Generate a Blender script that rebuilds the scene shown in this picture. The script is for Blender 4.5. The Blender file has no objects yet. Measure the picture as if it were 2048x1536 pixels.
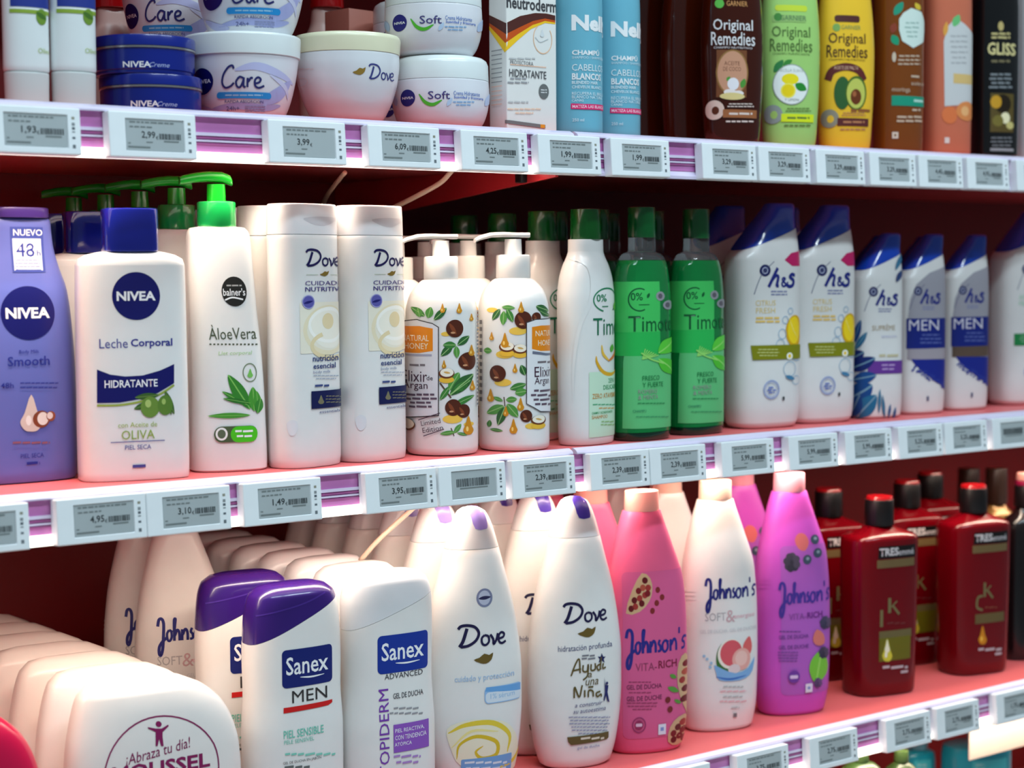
import bpy, bmesh, math, random
import numpy as np
from mathutils import Matrix, Vector
random.seed(4)
SC = bpy.context.scene
COL = SC.collection
PI = math.pi
# ------------------------------------------------------------------ camera
FPX = 3526.46                                   # focal length for a 2048 px wide frame
CAM = np.array([-.96907, -1.37115, -.13721])
def cam_axes(yaw, pit, rol):
    cy, sy, cp, sp = math.cos(yaw), math.sin(yaw), math.cos(pit), math.sin(pit)
    f = np.array([sy*cp, cy*cp, -sp]); r = np.array([cy, -sy, 0.0]); u = np.cross(r, f)
    c, s = math.cos(rol), math.sin(rol)
    return np.array([c*r+s*u, -s*r+c*u, f])
AX = cam_axes(*np.radians([37.2201, 3.5466, -.374]))
cd = bpy.data.cameras.new('camera'); cam = bpy.data.objects.new('camera', cd); COL.objects.link(cam)
cd.sensor_fit = 'HORIZONTAL'; cd.sensor_width = 36; cd.lens = 36*FPX/2048
cd.clip_start = .02; cd.clip_end = 60
cam.matrix_world = Matrix(((*[AX[0][0], AX[1][0], -AX[2][0]], CAM[0]), (AX[0][1], AX[1][1], -AX[2][1], CAM[1]),
                           (AX[0][2], AX[1][2], -AX[2][2], CAM[2]), (0, 0, 0, 1)))
cd.dof.use_dof = True; cd.dof.focus_distance = 1.70; cd.dof.aperture_fstop = 5.0
SC.camera = cam
# ------------------------------------------------------------------ exposure, world, shop lights
vs = SC.view_settings
SC.display_settings.display_device = 'sRGB'
vs.view_transform = 'Standard'; vs.look = 'None'; vs.exposure = -.14; vs.gamma = 1.0; vs.use_curve_mapping = False
SC.cycles.max_bounces = 8; SC.cycles.transmission_bounces = 8; SC.cycles.transparent_max_bounces = 8
SC.cycles.sample_clamp_indirect = 6; SC.cycles.caustics_reflective = False; SC.cycles.caustics_refractive = False
SC.cycles.use_denoising = True
w = bpy.data.worlds.new('shop'); SC.world = w; w.use_nodes = True
bg = w.node_tree.nodes['Background']
bg.inputs[0].default_value = (.74, .89, 1.0, 1); bg.inputs[1].default_value = .15
def area(name, loc, target, sx, sy, watts, col):
    ld = bpy.data.lights.new(name, 'AREA'); ld.shape = 'RECTANGLE'; ld.size = sx; ld.size_y = sy
    ld.energy = watts; ld.color = col
    o = bpy.data.objects.new(name, ld); COL.objects.link(o); o.location = loc
    o.rotation_euler = (Vector(target)-Vector(loc)).to_track_quat('-Z', 'Y').to_euler()
    return o
# fluorescent battens hanging over the aisle, in front of the shelf
COOL = (.73, .91, 1)
for x, y, wt in ((-.9, -.75, 21), (.6, -.75, 21), (-.5, -2.0, 32), (1.1, -2.0, 32)):
    area('ceiling_batten', (x, y, 2.0), (x*.6+.1, .1, -.3), 1.3, .10, wt, COOL)
LED_W = 1.8
LED_COL = (1.0, .80, .62)
# ------------------------------------------------------------------ helpers
def lin(c):
    return tuple((v/255/12.92 if v/255 <= .04045 else ((v/255+.055)/1.055)**2.4) for v in c)
MATS = {}
def mat(name, rgb, rough=.35, spec=.5, coat=0., trans=0., ior=1.45, metal=0., emit=0., bump=0., sss=0., mottle=.03):
    if name in MATS: return MATS[name]
    m = bpy.data.materials.new(name); m.use_nodes = True; nt = m.node_tree; b = nt.nodes['Principled BSDF']
    c = (*lin(rgb), 1)
    if mottle:
        tc = nt.nodes.new('ShaderNodeTexCoord'); nz = nt.nodes.new('ShaderNodeTexNoise'); nz.inputs['Scale'].default_value = 60
        rp = nt.nodes.new('ShaderNodeValToRGB')
        rp.color_ramp.elements[0].color = (*[v*(1-mottle) for v in c[:3]], 1)
        rp.color_ramp.elements[1].color = (*[min(1, v*(1+mottle)) for v in c[:3]], 1)
        nt.links.new(tc.outputs['Object'], nz.inputs['Vector']); nt.links.new(nz.outputs['Fac'], rp.inputs['Fac'])
        nt.links.new(rp.outputs['Color'], b.inputs['Base Color'])
    else: b.inputs['Base Color'].default_value = c
    b.inputs['Roughness'].default_value = rough; b.inputs['Specular IOR Level'].default_value = spec
    b.inputs['Coat Weight'].default_value = coat; b.inputs['Coat Roughness'].default_value = .08
    b.inputs['Transmission Weight'].default_value = trans; b.inputs['IOR'].default_value = ior
    b.inputs['Metallic'].default_value = metal
    if sss:
        b.inputs['Subsurface Weight'].default_value = sss; b.inputs['Subsurface Scale'].default_value = .004
    if emit:
        b.inputs['Emission Color'].default_value = c; b.inputs['Emission Strength'].default_value = emit
    if bump:
        n2 = nt.nodes.new('ShaderNodeTexNoise'); n2.inputs['Scale'].default_value = 400
        bp = nt.nodes.new('ShaderNodeBump'); bp.inputs['Strength'].default_value = bump; bp.inputs['Distance'].default_value = .0005
        nt.links.new(n2.outputs['Fac'], bp.inputs['Height']); nt.links.new(bp.outputs['Normal'], b.inputs['Normal'])
    MATS[name] = m
    return m
INKS = {}
def ink(rgb):
    k = tuple(rgb)
    if k not in INKS: INKS[k] = mat('ink_%02x%02x%02x' % k, rgb, .4, mottle=0)
    return INKS[k]
def tag(o, label, cat, group=None, kind=None):
    o['label'] = label; o['category'] = cat
    if group: o['group'] = group
    if kind: o['kind'] = kind
    return o
def link(name, me, parent=None):
    o = bpy.data.objects.new(name, me); COL.objects.link(o)
    if parent: o.parent = parent
    return o
def empty(name, loc, rz=0):
    o = bpy.data.objects.new(name, None); COL.objects.link(o); o.empty_display_size = .02
    o.location = loc; o.rotation_euler = (0, 0, rz)
    return o
def mesh(name, V, F, mats, idx=None, smooth=True):
    me = bpy.data.meshes.new(name); me.from_pydata([tuple(map(float, v)) for v in V], [], F)
    for m in (mats if isinstance(mats, (list, tuple)) else [mats]): me.materials.append(m)
    if idx is not None: me.polygons.foreach_set('material_index', idx)
    me.polygons.foreach_set('use_smooth', [smooth]*len(F)); me.update()
    return me
def sharp(me, deg=38):
    me.set_sharp_from_angle(angle=math.radians(deg)); return me
def box_vf(x0, x1, y0, y1, z0, z1):
    V = [(x, y, z) for z in (z0, z1) for y in (y0, y1) for x in (x0, x1)]
    return V, [(0, 2, 3, 1), (4, 5, 7, 6), (0, 1, 5, 4), (2, 6, 7, 3), (0, 4, 6, 2), (1, 3, 7, 5)]
def box_me(name, x0, x1, y0, y1, z0, z1, m, bev=0., seg=2):
    bm = bmesh.new(); V, F = box_vf(x0, x1, y0, y1, z0, z1)
    vs_ = [bm.verts.new(v) for v in V]
    for f in F: bm.faces.new([vs_[i] for i in f])
    if bev: bmesh.ops.bevel(bm, geom=bm.edges[:], offset=bev, segments=seg, profile=.5, affect='EDGES')
    me = bpy.data.meshes.new(name); bm.to_mesh(me); bm.free(); me.materials.append(m)
    if bev: me.polygons.foreach_set('use_smooth', [True]*len(me.polygons)); sharp(me, 50)
    return me
def extrude_profile(name, pts, x0, x1, m, closed=True):
    """A (y, z) outline pushed along X."""
    n = len(pts); V = [(x0, *p) for p in pts]+[(x1, *p) for p in pts]
    F = [(i, (i+1) % n, n+(i+1) % n, n+i) for i in range(n)]+[tuple(range(n-1, -1, -1)), tuple(range(n, 2*n))]
    return mesh(name, V, F, m, smooth=False)
def copy_tree(o, parent=None):
    c = o.copy(); COL.objects.link(c)
    if parent: c.parent = parent
    for ch in list(o.children): copy_tree(ch, c)
    return c
def tube_me(name, pts, r, m, seg=10):
    pts = [Vector(p) for p in smooth_pts(pts, 6)]; V = []; F = []
    for i, p in enumerate(pts):
        t = (pts[min(i+1, len(pts)-1)]-pts[max(i-1, 0)]).normalized()
        a = t.orthogonal().normalized() if i == 0 else (a-t*a.dot(t)).normalized()
        b = t.cross(a)
        for k in range(seg):
            q = 2*PI*k/seg; V.append(p+a*math.cos(q)*r+b*math.sin(q)*r)
    for i in range(len(pts)-1):
        for k in range(seg): F.append((i*seg+k, i*seg+(k+1) % seg, (i+1)*seg+(k+1) % seg, (i+1)*seg+k))
    F += [tuple(range(seg-1, -1, -1)), tuple(range((len(pts)-1)*seg, len(pts)*seg))]
    return mesh(name, V, F, m)
def smooth_pts(P, k=5, closed=False):
    """Catmull-Rom through the points."""
    P = [np.array(p, float) for p in P]; n = len(P); out = []
    if n < 3: return P
    for i in range(n if closed else n-1):
        p1, p2 = P[i], P[(i+1) % n]
        p0 = P[i-1] if (i or closed) else 2*p1-p2
        p3 = P[(i+2) % n] if (i+2 < n or closed) else 2*p2-p1
        for j in range(k):
            t = j/k
            out.append(.5*(2*p1+(p2-p0)*t+(2*p0-5*p1+4*p2-p3)*t*t+(3*p1-p0-3*p2+p3)*t**3))
    if not closed: out.append(P[-1])
    return out
def mono(xs, ys, x):
    """Monotone cubic interpolation: no overshoot between measured rings."""
    xs = np.asarray(xs, float); ys = np.asarray(ys, float); h = np.diff(xs); d = np.diff(ys)/h
    m = np.zeros(len(xs)); m[0] = d[0]; m[-1] = d[-1]
    for i in range(1, len(xs)-1):
        if d[i-1]*d[i] > 0:
            w1, w2 = 2*h[i]+h[i-1], h[i]+2*h[i-1]; m[i] = (w1+w2)/(w1/d[i-1]+w2/d[i])
    x = np.clip(np.asarray(x, float), xs[0], xs[-1]); k = np.clip(np.searchsorted(xs, x)-1, 0, len(h)-1)
    t = (x-xs[k])/h[k]
    return (ys[k]*(2*t**3-3*t*t+1)+h[k]*m[k]*(t**3-2*t*t+t)+ys[k+1]*(3*t*t-2*t**3)+h[k]*m[k+1]*(t**3-t*t))
def ray(x, y):
    return AX.T @ np.array([(x-1024)/FPX, -(y-768)/FPX, 1.0])
def at(x, y, Y):
    """The point at depth Y of the shelf that the photograph shows at x, y."""
    d = ray(x, y); return CAM+d*((Y-CAM[1])/d[1])
def scale_at(P):
    return FPX/float(AX[2] @ (np.array(P)-CAM))
# ------------------------------------------------------------------ lofted containers
PHI = np.linspace(-PI, PI, 241)
def section(a, b, n):
    s, c = np.sin(PHI), np.cos(PHI)
    x = a*np.sign(s)*np.abs(s)**(2/n); y = -b*np.sign(c)*np.abs(c)**(2/n)
    u = np.concatenate([[0], np.cumsum(np.hypot(np.diff(x), np.diff(y)))]); u -= u[120]
    return x, y, u
class Pack:
    """A container turned by rz on the shelf. rows: (height in the photo, half width, [axis shift]), measured at the axis."""
    def __init__(s, cx, cy, Y, zs, rz, ratio, n, rows, face=None, dep=1.):
        p = at(cx, cy, Y); s.X, s.Y, s.zs = float(p[0]), Y, zs
        s.s = scale_at(p); psi = math.atan2(s.X-CAM[0], Y-CAM[1])
        s.psi = psi; th = psi+math.radians(rz) if face is None else math.radians(face)
        s.rz = th-psi; s.th = th; s.cx = cx; s.ratio = ratio; s.n = n; s.dep = dep; s.am = None; s.am = max(s.half(r[1]) for r in rows)
        K, A, D = [], [], []
        for r in sorted(rows, key=lambda r: -r[0]):
            z = s.zpx(r[0]); K.append(max(z, 0.)); A.append(s.half(r[1])); D.append((r[2] if len(r) > 2 else 0)/s.s/math.cos(th))
        s.K, s.A, s.D = K, A, D
        if K[0] > .0015: s.K = [0.]+K; s.A = [A[0]]+A; s.D = [D[0]]+D
        for i in range(1, len(s.K)):
            if s.K[i] <= s.K[i-1]: s.K[i] = s.K[i-1]+1e-4
        s.top = s.K[-1]; s.cache = {}
    def zpx(s, y): return float(at(s.cx, y, s.Y)[2])-s.zs
    def half(s, hw, n=None, ratio=None):
        n = n or s.n; ratio = ratio or s.ratio; q = n/(n-1)
        if s.am is None or s.dep == 1.: return hw/s.s/((abs(math.cos(s.th))**q+abs(ratio*math.sin(s.th))**q)**(1/q))
        lo, hi = 1e-4, s.am*1.2                 # the depth shrinks less than the width: solve for the width
        for _ in range(40):
            m = (lo+hi)/2; v = (abs(m*math.cos(s.th))**q+abs(s.deep(m)*math.sin(s.th))**q)**(1/q)
            lo, hi = (m, hi) if v < hw/s.s else (lo, m)
        return lo
    def deep(s, a): return s.ratio*s.am*(a/s.am)**s.dep
    def sec(s, z):
        k = round(float(z)*2500)
        if k not in s.cache:
            zz = k/2500; a = float(mono(s.K, s.A, zz)); dx = float(mono(s.K, s.D, zz))
            x, y, u = section(a, s.deep(a), s.n); s.cache[k] = (x+dx, y, u)
        return s.cache[k]
    def P(s, x, y):
        """Where on the container's skin (arc from its front line, height) the photograph's pixel lies."""
        d = ray(x, y); o = CAM-np.array([s.X, s.Y, s.zs]); c, si = math.cos(-s.rz), math.sin(-s.rz)
        o2 = np.array([o[0]*c-o[1]*si, o[0]*si+o[1]*c]); d2 = np.array([d[0]*c-d[1]*si, d[0]*si+d[1]*c])
        L = np.hypot(*d2); dh = d2/L; pr = np.array([dh[1], -dh[0]]); lat = o2 @ pr; t = -(o2 @ dh)/L
        for _ in range(4):
            z = min(max(o[2]+t*d[2], 0), s.top); sx, sy, su = s.sec(z)
            l = sx*pr[0]+sy*pr[1]; q = sx*dh[0]+sy*dh[1]; i0, i1 = int(np.argmin(l)), int(np.argmax(l))
            if i1 <= i0: i0, i1 = 60, 180
            uu = float(np.interp(lat, l[i0:i1+1], su[i0:i1+1])); qq = float(np.interp(lat, l[i0:i1+1], q[i0:i1+1]))
            if lat > l[i1]: uu += lat-l[i1]
            if lat < l[i0]: uu -= l[i0]-lat
            t = (qq-o2 @ dh)/L
        return uu, o[2]+t*d[2]
    def skin(s, u, z, off):
        sx, sy, su = s.sec(min(max(z, 0), s.top))
        x = np.interp(u, su, sx); y = np.interp(u, su, sy)
        x2 = np.interp(u+.0008, su, sx); y2 = np.interp(u+.0008, su, sy); x1 = np.interp(u-.0008, su, sx); y1 = np.interp(u-.0008, su, sy)
        tx, ty = x2-x1, y2-y1; l = math.hypot(tx, ty) or 1
        return (x+ty/l*off, y-tx/l*off, z)
    def loft_vf(s, z0=None, z1=None, grow=0., seg=56, round0=.002, round1=.003, nr=34):
        z0 = 0. if z0 is None else z0; z1 = s.top if z1 is None else z1
        zs_ = sorted(set([z0, z0+round0*.3, z0+round0, z1-round1, z1-round1*.3, z1] +
                         [z for z in s.K if z0+round0 < z < z1-round1] +
                         list(np.linspace(z0+round0, z1-round1, nr))))
        out = [zs_[0]]
        for z in zs_[1:]:
            if z-out[-1] > 2e-4: out.append(z)
        V, F = [], []
        for z in out:
            a = float(mono(s.K, s.A, z)); dx = float(mono(s.K, s.D, z)); g = grow
            if z < z0+round0: g -= round0*(1-math.sqrt(max(0, 1-(1-(z-z0)/round0)**2)))
            if z > z1-round1: g -= round1*(1-math.sqrt(max(0, 1-(1-(z1-z)/round1)**2)))
            x, y, u = section(max(a+g, 5e-4), max(s.deep(a)+g, 4e-4), s.n)
            uu = np.linspace(u[0], u[-1], seg+1)[:-1]
            for k in range(seg): V.append((np.interp(uu[k], u, x)+dx, np.interp(uu[k], u, y), z))
        m = len(out)
        for i in range(m-1):
            for k in range(seg): F.append((i*seg+k, i*seg+(k+1) % seg, (i+1)*seg+(k+1) % seg, (i+1)*seg+k))
        F += [tuple(range(seg-1, -1, -1)), tuple(range((m-1)*seg, m*seg))]
        return V, F
    def loft(s, name, m, **k):
        V, F = s.loft_vf(**k); return sharp(mesh(name, V, F, m))
    def split(s, name_lo, name_hi, m_lo, m_hi, pa, pb, **k):
        """The outer skin cut by a slanting plane through two photo points on its face: body below, cap above."""
        (ua, za), (ub, zb) = s.P(*pa), s.P(*pb); A, B = s.skin(ua, za, 0), s.skin(ub, zb, 0)
        sl = (B[2]-A[2])/(B[0]-A[0]); no = Vector((-sl, 0, 1)).normalized(); out = []
        for nm, mt, up in ((name_lo, m_lo, False), (name_hi, m_hi, True)):
            V, F = s.loft_vf(**k); bm = bmesh.new(); vv = [bm.verts.new(v) for v in V]
            for f in F: bm.faces.new([vv[i] for i in f])
            co = Vector(A)+no*(.0004 if up else 0)
            r = bmesh.ops.bisect_plane(bm, geom=bm.verts[:]+bm.edges[:]+bm.faces[:], plane_co=co, plane_no=no, clear_outer=not up, clear_inner=up)
            ed = [e for e in r['geom_cut'] if isinstance(e, bmesh.types.BMEdge)]
            bmesh.ops.holes_fill(bm, edges=ed)
            bmesh.ops.recalc_face_normals(bm, faces=bm.faces[:])
            me = bpy.data.meshes.new(nm); bm.to_mesh(me); bm.free(); me.materials.append(mt)
            me.polygons.foreach_set('use_smooth', [True]*len(me.polygons)); out.append(sharp(me))
        return out
    def root(s, name, label, cat, group=None):
        return tag(empty(name, (s.X, s.Y, s.zs), s.rz), label, cat, group)
def lathe(name, prof, m, sx=1., sy=1., n=2., cx=0., cy=0., seg=40):
    """Rings (z, r) stacked into a closed solid; n > 2 squares the plan."""
    V, F = [], []
    for z, r in prof:
        for k in range(seg):
            q = 2*PI*k/seg; c, si = math.cos(q), math.sin(q)
            V.append((cx+r*sx*np.sign(c)*abs(c)**(2/n), cy+r*sy*np.sign(si)*abs(si)**(2/n), z))
    L = len(prof)
    for i in range(L-1):
        for k in range(seg): F.append((i*seg+k, i*seg+(k+1) % seg, (i+1)*seg+(k+1) % seg, (i+1)*seg+k))
    F += [tuple(range(seg-1, -1, -1)), tuple(range((L-1)*seg, L*seg))]
    return sharp(mesh(name, V, F, m), 40)
def ring_prof(z0, z1, r0, r1, e=.0012):
    return [(z0, r0-e), (z0+e*.3, r0-e*.3), (z0+e, r0), (z1-e, r1), (z1-e*.3, r1-e*.3), (z1, r1-e)]
def beam(name, st, m, seg=14, n=3):
    """Stations (x, z, half depth, half height): a spout lofted along X."""
    V, F = [], []
    for x, z, hy, hz in st:
        for k in range(seg):
            q = 2*PI*k/seg; c, si = math.cos(q), math.sin(q)
            V.append((x, hy*np.sign(c)*abs(c)**(2/n), z+hz*np.sign(si)*abs(si)**(2/n)))
    L = len(st)
    for i in range(L-1):
        for k in range(seg): F.append((i*seg+k, i*seg+(k+1) % seg, (i+1)*seg+(k+1) % seg, (i+1)*seg+k))
    F += [tuple(range(seg)), tuple(range(L*seg-1, (L-1)*seg-1, -1))]
    bm = bmesh.new(); vv = [bm.verts.new(v) for v in V]
    for f in F: bm.faces.new([vv[i] for i in f])
    bmesh.ops.recalc_face_normals(bm, faces=bm.faces[:])
    me = bpy.data.meshes.new(name); bm.to_mesh(me); bm.free(); me.materials.append(m)
    me.polygons.foreach_set('use_smooth', [True]*len(me.polygons))
    return sharp(me, 50)
# ------------------------------------------------------------------ printing on surfaces
TXT = {}
def text_vf(s, bold=0.):
    k = (s, bold)
    if k not in TXT:
        cu = bpy.data.curves.new('t', 'FONT'); cu.body = s; cu.resolution_u = 2; cu.offset = bold
        o = bpy.data.objects.new('t', cu); me = bpy.data.meshes.new_from_object(o)
        V = np.array([v.co[:2] for v in me.vertices]) if len(me.vertices) else np.zeros((1, 2)); F = [tuple(p.vertices) for p in me.polygons]
        bpy.data.objects.remove(o); bpy.data.curves.remove(cu); bpy.data.meshes.remove(me)
        lo, hi = V.min(0), V.max(0); TXT[k] = ((V-lo)/np.maximum(hi-lo, 1e-6), F, (hi[0]-lo[0])/max(hi[1]-lo[1], 1e-6))
    return TXT[k]
GL = {  # handwritten logos as pen strokes in a 0..1 box: (points, pen weight)
 'dove': [([(.0, .84), (.06, .97), (.2, 1.0), (.36, .9), (.44, .62), (.38, .3), (.22, .08), (.05, .03)], 1.1), ([(.02, .03), (.10, .3), (.19, .86)], 1.3),
   ([(.56, .5), (.5, .36), (.51, .12), (.58, .04), (.65, .18), (.64, .42), (.56, .5)], .9), ([(.68, .5), (.74, .28), (.75, .05), (.81, .25), (.84, .52)], 1.),
   ([(.86, .26), (.95, .32), (.97, .46), (.91, .54), (.86, .4), (.86, .15), (.92, .04), (1., .12)], .9)],
 'john': [([(.005, .80), (.03, .98), (.08, 1.0), (.11, .86), (.10, .5), (.085, .2), (.05, .02), (.02, .08), (.03, .26), (.10, .42), (.17, .5)], 1.25),
   ([(.20, .70), (.165, .6), (.17, .45), (.205, .40), (.24, .5), (.235, .65), (.20, .70), (.26, .64)], 1.), ([(.285, .40), (.29, .7), (.31, .98), (.285, .94), (.29, .55), (.33, .69), (.365, .62), (.37, .40)], 1.1),
   ([(.41, .40), (.415, .70), (.42, .55), (.46, .7), (.495, .62), (.50, .40)], 1.1), ([(.535, .42), (.58, .45), (.575, .56), (.55, .62), (.57, .72)], 1.05),
   ([(.655, .70), (.615, .6), (.62, .45), (.66, .40), (.70, .5), (.69, .65), (.655, .70), (.715, .64)], 1.), ([(.745, .40), (.75, .70), (.755, .55), (.80, .7), (.835, .62), (.84, .40)], 1.1),
   ([(.885, .98), (.885, .82)], 1.0), ([(.92, .42), (.965, .45), (.965, .56), (.935, .62), (.96, .72), (1., .70)], 1.05)],
 'care': [([(.30, .86), (.27, 1.0), (.17, .92), (.06, .6), (.03, .25), (.10, .04), (.22, .1), (.30, .25)], 1.), ([(.52, .46), (.43, .5), (.35, .3), (.37, .1), (.44, .06), (.51, .3), (.53, .48), (.52, .12), (.57, .06)], 1.),
   ([(.61, .06), (.62, .46), (.63, .3), (.69, .46), (.74, .46)], 1.), ([(.77, .22), (.88, .28), (.92, .42), (.86, .5), (.79, .38), (.79, .14), (.87, .04), (1., .14)], 1.)],
 'hs': [([(.02, .0), (.18, .5), (.34, 1.0)], 1.3), ([(.11, .3), (.26, .58), (.36, .55), (.34, .3), (.31, .08), (.38, .06)], 1.2), ([(.70, .04), (.52, .36), (.55, .48), (.61, .42), (.50, .20), (.53, .04), (.63, .08), (.71, .26)], .75),
   ([(.95, .6), (.85, .66), (.78, .52), (.9, .34), (.88, .1), (.76, .02), (.66, .12)], 1.3)],
}
class Decal:
    """Flat printing and embossing that hugs a Pack's skin; one mesh, one material slot per ink."""
    def __init__(s, pk, base=.00028): s.pk = pk; s.V = []; s.F = []; s.I = []; s.M = []; s.k = 0; s.base = base
    def mi(s, m):
        m = m if not isinstance(m, (tuple, list)) else ink(m)
        if m not in s.M: s.M.append(m)
        return s.M.index(m)
    def put(s, V, F, m):
        """V in (arc, height)."""
        V = np.asarray(V, float)
        if len(F) == 0: return
        bm = bmesh.new(); vv = [bm.verts.new((v[0], v[1], 0)) for v in V]
        for f in F:
            try: bm.faces.new([vv[i] for i in f])
            except ValueError: pass
        lo, hi = V.min(0), V.max(0)
        for ax, st in ((0, .0025), (1, .008)):
            if hi[ax]-lo[ax] > st*1.3:
                for q in np.arange(math.floor(lo[ax]/st)+1, math.ceil(hi[ax]/st))*st:
                    no = (1, 0, 0) if ax == 0 else (0, 1, 0); co = (q, 0, 0) if ax == 0 else (0, q, 0)
                    bmesh.ops.bisect_plane(bm, geom=bm.verts[:]+bm.edges[:]+bm.faces[:], plane_co=co, plane_no=no)
        off = s.base+.00003*s.k; s.k += 1; n0 = len(s.V); mi = s.mi(m)
        bm.verts.index_update(); bm.normal_update()
        for v in bm.verts: s.V.append(s.pk.skin(v.co.x, v.co.y, off))
        for f in bm.faces:
            ix = [n0+v.index for v in f.verts]
            s.F.append(tuple(ix if f.normal.z > 0 else ix[::-1])); s.I.append(mi)
        bm.free()
    def span(s, x0, x1, y0, y1):
        ym, xm = (y0+y1)/2, (x0+x1)/2
        return s.pk.P(x0, ym)[0], s.pk.P(x1, ym)[0], s.pk.P(xm, y1)[1], s.pk.P(xm, y0)[1]
    def text(s, t, x, y, w_, h, m, bold=0., shear=0., rot=0., flip=False):
        V, F, asp = text_vf(t, bold); u0, u1, z0, z1 = s.span(x-w_/2, x+w_/2, y-h/2, y+h/2)
        U = np.empty_like(V); W, H = u1-u0, z1-z0
        a, b = (V[:, 0]-.5)*W+shear*(V[:, 1]-.5)*H, (V[:, 1]-.5)*H
        if rot == 90:                           # reads upwards: w_ is then the run along the height
            a, b = -(V[:, 1]-.5)*W, (V[:, 0]-.5)*H
        elif rot: r = math.radians(rot); a, b = a*math.cos(r)-b*math.sin(r), a*math.sin(r)+b*math.cos(r)
        if rot == 0: U[:, 0] = s.umap(x-w_/2, x+w_/2, y, a/W+.5 if W else a)
        else: U[:, 0] = a+(u0+u1)/2
        U[:, 1] = b+(z0+z1)/2; s.put(U, F, m)
    def umap(s, x0, x1, y, q):
        """Arc positions of the fractions q of a photo span: print foreshortens towards the side as it does in the photo."""
        k = np.linspace(-.15, 1.15, 14); return np.interp(q, k, [s.pk.P(x0+(x1-x0)*t, y)[0] for t in k])
    def textl(s, t, x, y, h, m, bold=0., sx=1., shear=0.):
        """Left-set text of its natural width, running round the side."""
        V, F, asp = text_vf(t, bold); u0, zc = s.pk.P(x, y); H = h/s.pk.s
        U = np.empty_like(V); U[:, 0] = u0+V[:, 0]*asp*H*sx+shear*V[:, 1]*H; U[:, 1] = zc+(V[:, 1]-.5)*H; s.put(U, F, m)
    def glyph(s, g, x, y, w_, h, pen, m, shear=0.):
        u0, u1, z0, z1 = s.span(x-w_/2, x+w_/2, y-h/2, y+h/2)
        for pts, wt in GL[g]:
            P = [(float(s.umap(x-w_/2, x+w_/2, y, p[0]+shear*(p[1]-.5))), z0+p[1]*(z1-z0)) for p in pts]; s.ribbon(P, pen*wt/s.pk.s, m); s.k -= 1
        s.k += 1
    def ribbon(s, P, wd, m, k=5, taper=False):
        P = smooth_pts(P, k); V, F = [], []; n = len(P)
        for i, p in enumerate(P):
            t = P[min(i+1, n-1)]-P[max(i-1, 0)]; l = np.hypot(*t) or 1; nn = np.array([-t[1], t[0]])/l
            ww = wd*(math.sin(PI*(i+.35)/(n-.3))**.6 if taper else 1)
            V += [p+nn*ww/2, p-nn*ww/2]
        F = [(2*i, 2*i+1, 2*i+3, 2*i+2) for i in range(n-1)]; s.put(V, F, m)
    def stroke(s, pts, wd, m, taper=False): s.ribbon([s.pk.P(*p) for p in pts], wd/s.pk.s, m, taper=taper)
    def poly(s, pts, m, sm=0):
        P = [s.pk.P(*p) for p in pts]
        if sm: P = smooth_pts(P, sm, True)
        s.put(P, [tuple(range(len(P)))], m)
    def disc(s, x, y, rx, ry, m, k=28):
        u0, u1, z0, z1 = s.span(x-rx, x+rx, y-ry, y+ry); U, Z, A, B = (u0+u1)/2, (z0+z1)/2, (u1-u0)/2, (z1-z0)/2
        s.put([(U+A*math.cos(2*PI*i/k), Z+B*math.sin(2*PI*i/k)) for i in range(k)], [tuple(range(k))], m)
    def ring(s, x, y, rx, ry, wd, m, k=32, a0=0, a1=360):
        u0, u1, z0, z1 = s.span(x-rx, x+rx, y-ry, y+ry); U, Z, A, B = (u0+u1)/2, (z0+z1)/2, (u1-u0)/2, (z1-z0)/2
        w_ = wd/s.pk.s
        V = []
        for i in range(k+1):
            q = math.radians(a0+(a1-a0)*i/k)
            V += [(U+A*math.cos(q), Z+B*math.sin(q)), (U+(A-w_)*math.cos(q), Z+(B-w_)*math.sin(q))]
        s.put(V, [(2*i, 2*i+2, 2*i+3, 2*i+1) for i in range(k)], m)
    def rect(s, x0, y0, x1, y1, m, r=0.):
        u0, u1, z0, z1 = s.span(x0, x1, y0, y1); r = r/s.pk.s
        if r:
            P = []
            for cx, cz, q0 in ((u1-r, z1-r, 0), (u0+r, z1-r, 90), (u0+r, z0+r, 180), (u1-r, z0+r, 270)):
                for j in range(5): q = math.radians(q0+22.5*j); P.append((cx+r*math.cos(q), cz+r*math.sin(q)))
        else: P = [(u0, z0), (u1, z0), (u1, z1), (u0, z1)]
        s.put(P, [tuple(range(len(P)))], m)
    def lines(s, x, y, ws, dy, h, m):
        """Rows of print too small to read."""
        rnd = random.Random(int(x*7+y*13))
        for i, w_ in enumerate(ws):
            q = x-w_/2
            while q < x+w_/2-1:                     # words of a few letters each
                e = min(q+rnd.uniform(2.2, 5.)*max(h, 1.6), x+w_/2); s.rect(q, y+i*dy-h/2, e, y+i*dy+h/2, m); s.k -= 1; q = e+max(1., h*.6)
        s.k += 1
    def leaf(s, x0, y0, x1, y1, wd, m, vein=None):
        dx, dy = x1-x0, y1-y0; l = math.hypot(dx, dy) or 1; nx, ny = -dy/l, dx/l; P = []
        for q, k in ((0, 0), (.25, .8), (.5, 1), (.75, .75), (1, 0), (.75, -.75), (.5, -1), (.25, -.8)):
            P.append((x0+dx*q+nx*wd/2*k, y0+dy*q+ny*wd/2*k))
        s.poly(P, m, 3)
        if vein: s.stroke([(x0, y0), ((x0+x1)/2, (y0+y1)/2), (x1, y1)], max(1., wd*.10), vein)
    def drop(s, x, y, w_, h, m, hi=None):
        s.poly([(x, y-h/2), (x+w_*.3, y), (x+w_/2, y+h*.25), (x+w_*.3, y+h*.46), (x, y+h/2), (x-w_*.3, y+h*.46), (x-w_/2, y+h*.25), (x-w_*.3, y)], m, 3)
        if hi: s.disc(x-w_*.12, y+h*.2, w_*.13, h*.14, hi, 10)
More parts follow.
